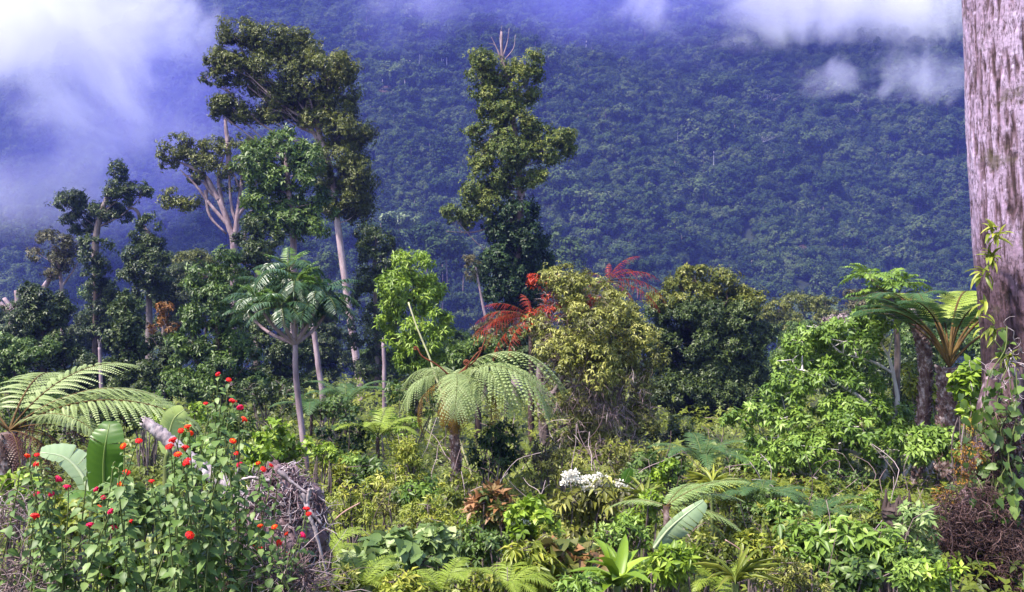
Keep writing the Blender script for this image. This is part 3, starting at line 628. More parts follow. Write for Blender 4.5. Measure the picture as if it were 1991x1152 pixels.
# a dark wall of lower trees behind the clearing
for k, (lab, px, py, rx, ry, D, mat) in enumerate([
  ('shaded understorey tree under the round dark tree at the misty edge', 30, 705, 60, 50, 26, 'mid'),
  ('dark understorey tree around the thin broken grey stump', 185, 730, 60, 60, 27, 'dark'),
  ('dark understorey tree between the column of creeper and the green tree', 310, 735, 50, 55, 27, 'dark'),
  ('dark bush filling the gap under the feathery rosette tree', 545, 700, 60, 80, 33, 'dark'),
  ('dark bush behind the broken lilac pole', 640, 690, 55, 80, 47, 'dark'),
  ('dark bush right of the foot of the tall lilac trunk', 752, 730, 45, 50, 44, 'mid'),
  ('dark tangled bush below the vine-wrapped trunk', 985, 690, 60, 50, 24, 'dark'),
  ('low dark bush behind the centre tree fern', 930, 700, 60, 40, 20, 'mid'),
  ('shaded bush between the pale stems of the right-hand thicket', 1640, 720, 60, 60, 22, 'dark'),
  ('dark tree filling the wood behind the round dark tree at the photo edge', 40, 640, 70, 60, 52, 'dark'),
  ('dark tree filling the wood left of the slim ragged tree', 140, 640, 60, 70, 54, 'dark'),
  ('dark tree filling the wood behind the slim ragged tree', 225, 620, 60, 80, 56, 'mid'),
  ('dark tree filling the wood right of the cone-shaped tree', 345, 600, 60, 80, 52, 'dark'),
  ('olive tree filling the wood below the pale bare limbs', 400, 545, 50, 60, 55, 'olive'),
  ('dark tree filling the wood behind the glossy mid-green tree', 470, 600, 60, 90, 50, 'dark'),
  ('dark tree filling the wood behind the feathery rosettes', 560, 580, 60, 60, 49, 'dark'),
  ('dark tree filling the wood left of the tall lilac trunk', 625, 600, 50, 70, 50, 'brown'),
  ('green tree filling the gap left of the vine-wrapped trunk', 880, 690, 50, 50, 40, 'mid'),
  ('dark tree filling the gap behind the bright yellow-green tree', 820, 720, 60, 60, 38, 'dark'),
  ('dark tree behind the top of the tiered shrub', 1560, 690, 70, 60, 36, 'mid'),
  ('olive tree behind the pale branches of the tiered shrub', 1680, 690, 70, 60, 38, 'olive'),
  ('dark tree behind the spread fern crown', 1830, 690, 80, 70, 30, 'mid'),
  ('shaded tree at the right flank of the dense dark tree', 1490, 740, 46, 80, 30, 'mid'),
  ('shaded bush behind the second fern trunk', 1760, 750, 50, 80, 20, 'dark')]):
    rng = np.random.default_rng(400 + k); rows = [(px + rng.uniform(-.7, .7) * rx, py + rng.uniform(-.75, .75) * ry, rx * .5, ry * .38) for _ in range(11)]
    make_tree('understorey_tree', lab, 'tree', D, px, [(px, py + ry), (px, py)], [('crown', mat, rows, dict(leaf=.2, dens=.75, sprig=4, lobes=8, sub=.46))], 'dark', (.08, .04), seed=60 + k)
for k, (lab, pth, D, r0, r1, b) in enumerate([
  ('grey-lilac broken pole, snapped at a slant, left of the tall lilac trunk', [(628, 775), (620, 720), (611, 650), (608, 636)], 23, .085, .06, 'pale'),
  ('short thin broken grey stump in the dark wood', [(197, 760), (195, 710), (193, 676)], 24, .06, .035, 'pale'),
  ('short pale stub below the bright green tree', [(747, 720), (746, 690), (745, 668)], 26, .06, .05, 'pale')]):
    root = thing('broken_pole', lab, 'dead trunk', gp(pth[0][0], D)); mb = MB(); rng = np.random.default_rng(k)
    pp = [gp(pth[0][0], D) - [0, 0, .05]] + [P(*q, D) for q in pth]; tube(mb, pp, r0, r1, 9, 6, wob=.05, rng=rng); mb.build('trunk', B[b], root, smooth=True)
    mb = MB()
    for q in range(5): tube(mb, [pp[-1] + rng.normal(0, r1 * .5, 3) - [0, 0, .05], pp[-1] + np.array([rng.normal(0, r1 * .7), 0, rng.uniform(.05, .22)])], r1 * .35, .004, 5, 2)
    mb.build('splinter', B['dead'], root)
# ------------------------------------------------------------------ big trunk at the edge of the photo
def big_trunk():
    D = 8.0; rng = np.random.default_rng(77)
    root = thing('big_tree_trunk', 'huge lilac-grey trunk with deep dark fissured bark, standing at the edge of the clearing', 'tree', gp(2010, D))
    ctr = [P(2030, 1190, D) , P(2026, 1000, D), P(2018, 800, D), P(2010, 640, D), P(1996, 500, D), P(1985, 300, D), P(1978, 100, D), P(1972, -60, D), P(1968, -260, D)]
    c = smooth_path(ctr, 60); n = len(c); K = 260
    zz = c[:, 2]; s = np.linspace(0, 1, n)
    R = np.interp(zz, [-1, 0, .8, 1.6, 2.3, 4.5, 6], [.62, .52, .44, .425, .42, .42, .42])
    a = np.linspace(0, 2 * math.pi, K, endpoint=False)
    A, Z = np.meshgrid(a, zz)
    # long interlocking ridges split by dark fissures; periodic by sampling noise on a circle
    u = A / (2 * math.pi) * 26
    def per(f, fx, fz, seed):
        w = A / (2 * math.pi); x = w * fx
        return f(x, Z * fz, seed) * (1 - w) + f(x - fx, Z * fz, seed) * w
    warp = per(lambda x, y, sd: fbm(x, y, sd, 3), 9, 1.3, 3)
    fis = per(lambda x, y, sd: 1 - np.abs(fbm(x, y, sd, 3)), 46, 1.5, 5)
    fis2 = per(lambda x, y, sd: 1 - np.abs(fbm(x + 3 * y * .1, y, sd, 2)), 90, 3.4, 9)
    plate = per(lambda x, y, sd: fbm(x, y, sd, 4), 40, 9.0, 15)
    crack = np.clip((fis - .84) / .14, 0, 1) ; crack = np.maximum(crack, .6 * np.clip((fis2 - .88) / .1, 0, 1))
    shed = np.clip((plate - .12) * 4, 0, 1); fleck = np.clip((per(lambda x, y, sd: vnoise(x, y, sd), 95, 26.0, 23) - .55) * 5, 0, 1)
    r = R[:, None] * (1 + .05 * warp) - .022 * crack - .008 * shed + .006 * plate
    V = np.stack([c[:, 0][:, None] + r * np.cos(A), c[:, 1][:, None] + r * np.sin(A), Z], -1).reshape(-1, 3)
    i = np.arange(n - 1)[:, None] * K; j = np.arange(K)[None]; j2 = (j + 1) % K
    q = np.stack([i + j, i + j2, i + K + j2, i + K + j], -1).reshape(-1, 4)
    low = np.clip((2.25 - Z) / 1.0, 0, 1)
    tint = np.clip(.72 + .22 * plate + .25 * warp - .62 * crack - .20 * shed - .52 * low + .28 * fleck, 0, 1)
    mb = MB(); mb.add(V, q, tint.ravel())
    m, t, b, out = newmat('fissured_bark')
    at = t.nodes.new('ShaderNodeAttribute'); at.attribute_name = 'tint'
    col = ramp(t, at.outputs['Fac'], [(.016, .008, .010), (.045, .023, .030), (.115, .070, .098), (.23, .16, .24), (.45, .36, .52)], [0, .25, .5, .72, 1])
    tc = t.nodes.new('ShaderNodeTexCoord'); nz = t.nodes.new('ShaderNodeTexNoise'); nz.inputs['Scale'].default_value = 38; nz.inputs['Detail'].default_value = 5
    t.links.new(tc.outputs['Object'], nz.inputs['Vector'])
    mp = t.nodes.new('ShaderNodeMapping'); mp.inputs['Scale'].default_value = (34, 34, 6.5); t.links.new(tc.outputs['Object'], mp.inputs[0])
    nc = t.nodes.new('ShaderNodeTexNoise'); nc.inputs['Scale'].default_value = 1; nc.inputs['Detail'].default_value = 4; nc.inputs['Distortion'].default_value = .7; t.links.new(mp.outputs[0], nc.inputs['Vector'])
    fcol = ramp(t, nc.outputs[0], [(1, 1, 1), (.16, .11, .10), (1, 1, 1), (1, 1, 1), (1.5, 1.4, 1.5)], [.40, .455, .50, .62, .70])
    m0 = t.nodes.new('ShaderNodeMix'); m0.data_type = 'RGBA'; m0.blend_type = 'MULTIPLY'; m0.inputs[0].default_value = .85
    t.links.new(col, m0.inputs[6]); t.links.new(fcol, m0.inputs[7]); col = m0.outputs[2]
    nm = t.nodes.new('ShaderNodeTexNoise'); nm.inputs['Scale'].default_value = 3.2; nm.inputs['Detail'].default_value = 7; nm.inputs['Roughness'].default_value = .7; t.links.new(tc.outputs['Object'], nm.inputs['Vector'])
    mf = ramp(t, nm.outputs[0], [(0, 0, 0), (.75, .75, .75)], [.56, .66])
    m1 = t.nodes.new('ShaderNodeMix'); m1.data_type = 'RGBA'; t.links.new(mf, m1.inputs[0]); t.links.new(col, m1.inputs[6]); m1.inputs[7].default_value = (.055, .042, .026, 1); col = m1.outputs[2]
    mx = t.nodes.new('ShaderNodeMix'); mx.data_type = 'RGBA'; mx.blend_type = 'OVERLAY'; mx.inputs[0].default_value = .55
    t.links.new(col, mx.inputs[6]); t.links.new(nz.outputs[0], mx.inputs[7]); t.links.new(mx.outputs[2], b.inputs['Base Color'])
    bp = t.nodes.new('ShaderNodeBump'); bp.inputs['Strength'].default_value = .5; bp.inputs['Distance'].default_value = .01
    t.links.new(nz.outputs[0], bp.inputs['Height']); t.links.new(bp.outputs[0], b.inputs['Normal'])
    b.inputs['Roughness'].default_value = .8; b.inputs['Specular IOR Level'].default_value = .25
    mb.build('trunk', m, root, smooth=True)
    # small epiphytes in the bark
    mb = MB()
    for px, py, k in ((1938, 455, 16), (1925, 500, 14), (1915, 535, 12), (1930, 640, 12), (1960, 700, 12), (1912, 600, 10)):
        o = P(px, py, D - .43) + rng.normal(0, .02, (k, 3)); d = unit(rng.normal(0, .6, (k, 3)) + [-.3, -.5, -.1])
        leaves(mb, 'strap', o, d, unit(np.array([0, -.3, 1]) + rng.normal(0, .3, (k, 3))), rng.uniform(.08, .17, k), .03, rng.uniform(.1, .9, k))
    mb.build('epiphyte', G['yellow'], root)
    return root
big_trunk()

def twigs(mb, rng, centers, n, L, r, curl=.5, down=0.0, sides=3, seg=5):
    """n wandering twigs started at random near the given (centre, radius) blobs"""
    for k in range(n):
        c, rr = centers[rng.integers(len(centers))]
        p = np.asarray(c) + rdirs(rng, 1)[0] * np.asarray(rr) * rng.random() ** .4
        d = unit(rng.normal(size=3) - [0, 0, down]); pts = [p]; l = L * rng.uniform(.5, 1.4)
        for q in range(seg):
            d = unit(d + rng.normal(0, curl, 3) - np.array([0, 0, down * .3])); p = p + d * l / seg; pts.append(p)
        tube(mb, pts, r * rng.uniform(.5, 1.5), r * .3, sides, 2, t=rng.random(), rng=rng)

def leafy_vine():
    rng = np.random.default_rng(5); D = 7.4
    root = thing('climbing_vine', 'green heart-leaved creeper hanging over the foot of the huge trunk', 'vine', gp(1960, D))
    st = MB(); lf = MB()
    for k in range(8):
        x0 = rng.uniform(1895, 1995); y0 = rng.uniform(620, 860); x1 = x0 + rng.uniform(-70, 30); y1 = y0 + rng.uniform(120, 420)
        dd = D - .12 + rng.uniform(-.25, .1)
        pts = [P(x0 + (x1 - x0) * t + rng.normal(0, 9), y0 + (y1 - y0) * t, dd - .15 * t) for t in np.linspace(0, 1, 6)]
        tube(st, pts, .006, .003, 4, 3, rng=rng)
        sp = smooth_path(pts, 7); sel = sp[rng.random(len(sp)) < .6]; N = len(sel)
        d = unit(rng.normal(0, .5, (N, 3)) + [0, -.25, -.8]); n_ = unit(rng.normal(0, .35, (N, 3)) + [-.1, -.8, .6])
        L = rng.uniform(.04, .10, N) * rng.uniform(.6, 1.15)
        leaves(lf, 'heart', sel + rng.normal(0, .03, (N, 3)), d, n_, L, L * .8, np.clip(rng.uniform(0, 1, N) * .8 + rng.uniform(-.2, .3), 0, 1))
    for px, py, k in ((1890, 940, 22), (1905, 1015, 22), (1965, 1010, 12), (1930, 900, 26), (1890, 1105, 16), (1960, 1120, 12), (1940, 820, 22), (1905, 790, 22), (1985, 930, 12)):
        o = P(px, py, D - .25) + rng.normal(0, .12, (k, 3)); d = unit(rng.normal(0, .6, (k, 3)) + [0, -.3, -.6]); L = rng.uniform(.05, .11, k)
        leaves(lf, 'heart', o, d, unit(rng.normal(0, .4, (k, 3)) + [0, -.7, .8]), L, L * .8, rng.uniform(0, .9, k))
    st.build('stem', B['green'], root); lf.build('foliage', G['mid'], root)
    root2 = thing('bare_vine', 'tangle of bare curling grey tendrils on the huge trunk above the creeper', 'vine', gp(1975, 7.4))
    mb = MB(); twigs(mb, rng, [(P(1965, 790, 7.45), (.12, .06, .30)), (P(1980, 700, 7.45), (.08, .05, .25)), (P(1975, 900, 7.4), (.1, .06, .25))], 60, .55, .0045, .8, .15, 4, 7)
    mb.build('tendril', B['dead'], root2)
leafy_vine()

def root_thicket():
    rng = np.random.default_rng(15); D = 7.6
    root = thing('root_thicket', 'sloping mass of reddish brown matted roots and moss at the foot of the huge trunk', 'roots', gp(1900, D))
    mb = MB()
    for k in range(16):
        x1 = rng.uniform(1815, 1985); x0 = 1985 - rng.uniform(0, 70) - max(0, 1900 - x1) * .15
        pts = [P(x0, rng.uniform(690, 830), D + rng.uniform(-.1, .3)), P((x0 * .55 + x1 * .45), rng.uniform(880, 960), D - .15), P(x1, rng.uniform(1040, 1090), D - .35), P(x1 - rng.uniform(-15, 25), 1230, D - .45)]
        tube(mb, pts, rng.uniform(.04, .09), .045, 7, 6, wob=.14, rng=rng)
    mb.build('root', B['root'], root, smooth=True)
    mb = MB()
    for cl, n_, dn in (([(P(1850, 1010, D - .55), (.17, .15, .22)), (P(1900, 1000, D - .6), (.2, .12, .3)), (P(1960, 1100, D - .7), (.2, .12, .3)), (P(1850, 1090, D - .45), (.16, .15, .25)), (P(1920, 1060, D - .45), (.2, .15, .3)), (P(1960, 980, D - .4), (.15, .12, .4)), (P(1905, 930, D - .2), (.10, .12, .2)), (P(1930, 1130, D - .5), (.3, .15, .2)), (P(1950, 860, D - .45), (.14, .08, .3)), (P(1960, 1050, D - .55), (.14, .08, .3))], 5200, .5),):
        twigs(mb, rng, cl, n_, .17, .0032, .9, dn, 3, 4)
    mb.build('rootlet', leafmat('rootlet_fibre', [(.016, .007, .007), (.038, .016, .014), (.075, .034, .03), (.17, .11, .11)], trans=0, rough=.8), root)
    mb = MB(); crown(mb, rng, [(P(1885, 880, D - .45), (.09, .1, .12)), (P(1862, 930, D - .5), (.10, .1, .08)), (P(1840, 970, D - .5), (.08, .08, .06)), (P(1905, 830, D - .1), (.08, .1, .14)), (P(1835, 960, D - .3), (.08, .1, .06))], .028, .6, 'diamond', .4, .6, .4, 8, .5)
    mb.build('moss', leafmat('rusty_moss', [(.10, .04, .008), (.17, .075, .012), (.24, .13, .02), (.22, .2, .03)], trans=.1, rough=.9), root)
root_thicket()

# ------------------------------------------------------------------ tree ferns
def frond_set(rng, mat, stem, nvar, **kw):
    return [frond(rng, tint=rng.uniform(.35, .65), **{**kw, 'rise': kw['rise'] + rng.uniform(-.12, .12), 'bend': kw['bend'] * rng.uniform(.85, 1.15)}).mesh('frond', [G[mat], B[stem]]) for _ in range(nvar)]

def tree_fern(name, label, D, base_px, trunk, top, r, sets, seed=0, dead=None, croz=None, cat='tree fern', group=None):
    """sets: list of (meshes, [(yaw degrees, roll degrees, scale, pitch degrees)])"""
    rng = np.random.default_rng(seed)
    base = gp(base_px, D); root = thing(name, label, cat, base, group)
    tp = P(*top, D) if len(top) == 2 else P(*top)
    pts = [base - [0, 0, .1]] + [P(*(q if len(q) == 3 else (*q, D))) for q in trunk] + [tp]
    mb = MB(); tube(mb, pts, r[0], r[1], 14, 10, wob=.05, rng=rng)
    # old leaf bases on the trunk
    sp = smooth_path(pts, 24)
    for i in range(len(sp) - 1):
        for k in range(4):
            a = rng.uniform(0, 6.28); rr = r[0] + (r[1] - r[0]) * i / len(sp)
            o = sp[i] + np.array([math.cos(a), math.sin(a), 0]) * rr * .9
            tube(mb, [o, o + np.array([math.cos(a), math.sin(a), .9]) * rr * .38], rr * .22, rr * .1, 4, 1, t=rng.random())
    mb.build('trunk', B['lichen'] if r[0] > .03 else B['fern'], root, smooth=True)
    for me, lst in sets:
        for k, (yaw, roll, s, pit) in enumerate(lst):
            link('frond', me[k % len(me)], root, Vector(tp) - Vector(base) + Vector((0, 0, .02)), (math.radians(pit), math.radians(roll), math.radians(yaw)), s)
    for (pth, cr) in (croz or []):
        mb = MB(); pl = [tp] + [P(*q, D - .05) for q in pth]; e = pl[-1]
        tube(mb, pl, .011, .009, 6, 5)
        th = np.linspace(0, 2 * math.pi * 1.6, 22); rad = np.linspace(cr, cr * .25, 22)
        tube(mb, np.stack([e[0] + rad * np.cos(th) - cr, np.full(22, e[1]), e[2] + rad * np.sin(th)], 1), np.linspace(cr * .34, cr * .3, 22), None, 7, 1)
        mb.build('crozier', B['lichen'] if False else m_croz, root, smooth=True)
    return root, Vector(tp) - Vector(base)
m_croz = barkmat('hairy_crozier', [(.05, .018, .010), (.11, .03, .015), (.18, .06, .03)], 40, 1, .9, .6)

rf2 = np.random.default_rng(31)
# centre tree fern, pale fronds falling all round
f_pale = frond_set(rf2, 'fern', 'green', 3, L=1.22, W=.42, npin=19, npnl=15, rise=.42, bend=1.95, pdroop=.75, stipe=.10, plw=.042)
f_dead = frond_set(rf2, 'ferndead', 'stipe', 2, L=1.1, W=.24, npin=18, npnl=10, rise=.35, bend=2.2, pdroop=.7, stipe=.12, ragged=.15)
root, off = tree_fern('tree_fern', 'tree fern with pale silvery fronds drooping from a dark trunk amid the thicket', 10.5, 892, [(888, 960), (885, 860), (880, 780)], (882, 738), (.062, .05),
  [(f_pale, [(-95, 0, 1.15, 10), (-70, 8, 1.0, 2), (-82, -6, 1.3, 16), (-25, 0, .8, 8), (-155, -14, .75, 4), (178, 12, .62, -4), (-172, -8, .8, 4), (120, 6, .7, 2), (82, 0, .62, 10), (35, 0, .75, 14), (-112, 14, 1.22, 12), (-128, 0, .95, 2)]),
   (f_dead, [(-170, 0, .8, -25), (160, 10, .75, -30), (-65, 10, .9, -18), (-85, 0, .8, -24), (110, 0, .8, -30)])], seed=3,
  croz=[([(850, 710), (822, 694), (812, 678)], .024), ([(905, 715), (925, 690), (938, 680)], .022), ([(895, 730), (905, 718), (912, 706)], .034), ([(925, 700), (940, 670), (948, 645)], .018)])

# fern pair by the big trunk: one full crown seen from below, one bare speckled trunk
f_up = frond_set(rf2, 'ferndark', 'stipe', 3, L=1.7, W=.34, npin=20, npnl=12, rise=1.15, bend=1.35, pdroop=.3, stipe=.42, rr=.022)
f_uplime = frond_set(rf2, 'fernlime', 'stipe', 2, L=1.55, W=.34, npin=20, npnl=12, rise=1.12, bend=1.7, pdroop=.25, stipe=.38, rr=.020)
tree_fern('tree_fern', 'tree fern with a spreading crown of rusty stalks held up beside the huge trunk', 11.5, 1840, [(1838, 940), (1843, 830), (1848, 760)], (1846, 716), (.105, .14),
  [(f_up, [(0, 0, 1, 0), (40, 0, .95, 0), (85, 0, 1, 0), (-40, 0, 1, 4), (-85, 0, 1.0, 6), (130, 0, .95, 0), (-130, 0, .95, 6), (180, 0, .8, 10), (20, 0, .8, 10), (-20, 0, .9, -6), (65, 0, .9, -4), (105, 0, 1, -8), (-110, 0, .9, -8)]),
   (f_uplime, [(-70, 0, 1, 10), (-40, 0, 1.1, 14), (-100, 0, 1, 12), (15, 0, 1.1, 12)])], seed=4)
tree_fern('fern_trunk', 'speckled fern trunk leaning beside the rusty-stalked fern', 11.8, 1785, [(1782, 960), (1792, 850), (1800, 720), (1790, 660)], (1770, 600), (.085, .075),
  [(frond_set(rf2, 'ferndark', 'stipe', 2, L=1.0, W=.26, npin=16, npnl=9, rise=.9, bend=1.9, pdroop=.3, stipe=.2), [(-30, 0, .8, 0), (-70, 0, .9, 0), (30, 0, .8, 0), (110, 0, .8, 0), (170, 0, .8, 0), (70, 0, .8, 0)])], seed=5)
# left-hand fern whose crown lies just above the lantana
f_big = frond_set(rf2, 'fern', 'stipe', 3, L=1.9, W=.50, npin=20, npnl=18, rise=.62, bend=1.25, pdroop=.35, stipe=.16, rr=.014, plw=.036)
f_br = frond_set(rf2, 'fernbrown', 'stipe', 2, L=1.2, W=.2, npin=16, npnl=8, rise=.2, bend=2.0, pdroop=.9, stipe=.15, ragged=.1)
tree_fern('tree_fern', 'large tree fern with broad pale fronds and withered brown ones beneath', 8.6, 20, [(15, 960)], (18, 842), (.07, .08),
  [(f_big, [(-84, 14, 1.0, 2), (-60, 8, .72, 12), (-35, 6, .8, 14), (10, 0, .9, 14), (60, 0, .9, 10), (120, 0, .9, 5), (-110, 0, .62, 2), (-75, 0, .85, 12)]),
   (f_br, [(-85, 0, .8, -5), (-110, 0, .7, -15), (-60, 0, .6, 0), (-140, 0, .6, -15), (-75, 0, .95, 8)])], seed=6)
# low ferns
f_low = frond_set(rf2, 'ferndark', 'green', 3, L=1.0, W=.26, npin=20, npnl=13, rise=.85, bend=1.5, pdroop=.25, stipe=.12, plw=.038)
f_lime = frond_set(rf2, 'fernlime', 'green', 3, L=.7, W=.19, npin=20, npnl=13, rise=.85, bend=1.7, pdroop=.3, stipe=.1, rr=.005, plw=.038)
f_mid = frond_set(rf2, 'fernlime', 'green', 2, L=1.0, W=.26, npin=20, npnl=13, rise=.8, bend=1.5, pdroop=.25, stipe=.1, plw=.04)
def ground_fern(label, px, py, D, meshes, s, n, seed, yaw0=0):
    rng = np.random.default_rng(seed); b = gp(px, D); c = P(px, py, D)
    root = thing('ground_fern', label, 'fern', b)
    mb = MB(); tube(mb, [b - [0, 0, .05], c - [0, 0, .0]], .03 * s, .03 * s, 8, 3, wob=.1, rng=rng); mb.build('stem', B['fern'], root)
    for k in range(n):
        link('frond', meshes[k % len(meshes)], root, Vector(c) - Vector(b), (math.radians(rng.uniform(-12, 14)), 0, math.radians(yaw0 + 360 * k / n + rng.uniform(-14, 14))), s * rng.uniform(.8, 1.15))
ground_fern('dark feathery fern at the foot of the dense dark tree', 1368, 905, 11, f_low, .72, 11, 1)
ground_fern('fern with fronds seen edge on at the foot of the tall lilac trunk', 672, 790, 20, f_low, 1.15, 9, 2)
ground_fern('lime green fern between the palm-like stem and the silvery tree fern', 735, 850, 12, f_mid, .75, 9, 3)
ground_fern('yellow-green fern at the bottom edge below the pale heart-leaved bush', 700, 1150, 4.6, f_lime, .48, 12, 4)
ground_fern('yellow-green fern at the bottom edge in the middle of the foreground', 860, 1160, 4.4, f_lime, .50, 12, 5)
ground_fern('yellow-green fern beside the drooping yellow-leaved bush at the bottom edge', 985, 1150, 4.5, f_lime, .46, 12, 6)
ground_fern('dark fern hanging under the bright green shrub', 1475, 985, 8.5, f_low, .6, 9, 7)
ground_fern('dark fern deep in shade under the branches of the bright green shrub', 1590, 1010, 8.5, f_low, .55, 9, 8)
ground_fern('small fern right of the foot of the bleached root ball', 640, 1075, 5.2, f_lime, .5, 9, 9)
ground_fern('fern in the bottom edge thicket right of the strap-leaved plant', 1400, 1150, 5, f_lime, .5, 10, 10)
ground_fern('fern below the tall lilac trunk, left of it', 605, 800, 17, f_low, .9, 9, 11)
# big grey-green frond and torn leaf lying over the thicket
f_grey = frond_set(rf2, 'heart', 'stipe', 2, L=1.0, W=.22, npin=26, npnl=10, rise=.25, bend=.9, pdroop=.35, stipe=.05, rr=.007)
b = gp(1300, 6.3); root = thing('arching_fern', 'silvery arching fern fronds behind the torn pale banana leaf', 'fern', b)
c = P(1295, 985, 6.3)
mb = MB(); tube(mb, [b - [0, 0, .05], c], .03, .025, 8, 3, wob=.1); mb.build('stem', B['fern'], root)
for k, (yaw, pit, s) in enumerate([(-80, 14, .66), (-100, -4, .62), (-66, -2, .7), (-88, -16, .55), (-40, 10, .5), (60, 5, .5)]):
    link('frond', f_grey[k % 2], root, Vector(c) - Vector(b), (math.radians(pit), 0, math.radians(yaw)), s)

# red fronds behind and among the fading tree
f_red = frond_set(rf2, 'red', 'stipe', 3, L=1.35, W=.24, npin=22, npnl=9, rise=.6, bend=1.3, pdroop=1.1, stipe=.15, rr=.011, plw=.030, ragged=.28)
def red_palm(label, px, py, D, lst, seed):
    b = gp(px, D); c = P(px, py, D); rng = np.random.default_rng(seed); root = thing('red_fern', label, 'tree fern', b)
    mb = MB(); tube(mb, [b - [0, 0, .1], (b + c) / 2 + rng.normal(0, .05, 3), c], .07, .05, 8, 8, wob=.06, rng=rng); mb.build('trunk', B['fern'], root)
    for k, (yaw, pit, s) in enumerate(lst):
        link('frond', f_red[k % 3], root, Vector(c) - Vector(b), (math.radians(pit), 0, math.radians(yaw)), s)
red_palm('red-fronded fern rising over the top of the fading tree', 1182, 548, 19.0, [(-85, 6, .9), (-80, 38, .7), (-95, -32, 1.0), (-78, -14, 1.1), (-10, 45, .45), (85, 15, .45), (-60, 22, .6), (100, -25, .5), (-120, -40, .6)], 1)
red_palm('red-fronded fern low on the near side of the vine-wrapped trunk', 1032, 618, 18.6, [(92, -20, 1.05), (78, -6, .95), (105, 12, .8), (88, -8, .75), (80, -34, .95), (100, -50, .95), (-90, 20, .55), (20, 40, .6), (120, -60, .8), (-60, 30, .5), (-110, -10, .5), (70, -20, 1.1)], 2)

# ------------------------------------------------------------------ palm-like rosette tree
def rosette_tree():
    D = 14.0; rng = np.random.default_rng(8)
    root = thing('rosette_tree', 'slim palm-like tree with feathery rosettes on a straight thin lilac stem', 'tree', gp(612, D))
    tb = MB(); st = [gp(612, D) - [0, 0, .1], P(606, 985, D), P(590, 860, D), P(576, 740, D), P(574, 670, D)]
    tube(tb, st, .058, .042, 9, 6, wob=.02, flare=.2, rng=rng)
    heads = [(560, 530, 0, 1.0), (500, 590, -.3, .75), (622, 578, -.3, 1.05), (545, 600, -.6, .9), (596, 612, .4, .9), (520, 560, .5, .9), (565, 580, .6, 1.0), (480, 610, .3, .6), (640, 600, .5, .75), (575, 555, -.35, .95)]
    lv = MB(); tip = MB()
    var = [pinnate(rng, .68, 17, .19, .17, .75, 1.4, .4, rr=.007) for _ in range(3)]
    vart = [pinnate(rng, .46, 13, .13, .2, 1.1, 1.1, .2, rr=.006) for _ in range(2)]
    for hx, hy, dd, s in heads:
        c = P(hx, hy, D + dd)
        tube(tb, [P(574, 670, D), P(574, 670, D) * .45 + c * .55 + [0, 0, -.08], c], .034, .02, 6, 4, rng=rng)
        n = 13
        for k in range(n):
            lv.add_mb(var[k % 3], xf(c, 2 * math.pi * k / n + rng.uniform(-.2, .2), rng.uniform(-.75, .35), 0, s * rng.uniform(.8, 1.1)), rng.uniform(-.2, .2))
        for k in range(5):
            tip.add_mb(vart[k % 2], xf(c + [0, 0, .02], rng.uniform(0, 6.28), rng.uniform(-.1, .35), 0, s * rng.uniform(.8, 1.1)), rng.uniform(-.2, .2))
    tb.build('trunk', B['pale'], root, smooth=True)
    lv.build('crown', [G['rosette'], B['green']], root); tip.build('young_leaves', [G['rosettetip'], B['green']], root)
rosette_tree()
def feather_tree():
    D = 13.0; rng = np.random.default_rng(18)
    root = thing('feather_leaved_tree', 'small tree with a light green feathery top, rising over the bright green shrub', 'tree', gp(1745, D))
    tb = MB(); tp = P(1738, 590, D); tube(tb, [gp(1745, D) - [0, 0, .1], P(1742, 800, D), P(1745, 680, D), tp], .06, .035, 7, 5, rng=rng)
    lv = MB(); var = [pinnate(rng, .6, 10, .17, .36, .8, 1.2, .2, rr=.007) for _ in range(3)]
    for hx, hy, s in ((1690, 540, .8), (1720, 560, 1), (1755, 555, .85), (1740, 590, .9), (1705, 575, .8)):
        c = P(hx, hy, D + rng.uniform(-.2, .2)); tube(tb, [tp, (tp + c) / 2, c], .02, .012, 5, 3)
        for k in range(9): lv.add_mb(var[k % 3], xf(c, 2 * math.pi * k / 9 + rng.uniform(-.3, .3), rng.uniform(-.5, .4), 0, s * rng.uniform(.7, 1.05)), rng.uniform(-.25, .25))
    tb.build('trunk', B['grey'], root, smooth=True); lv.build('crown', [G['fresh'], B['green']], root)
feather_tree()

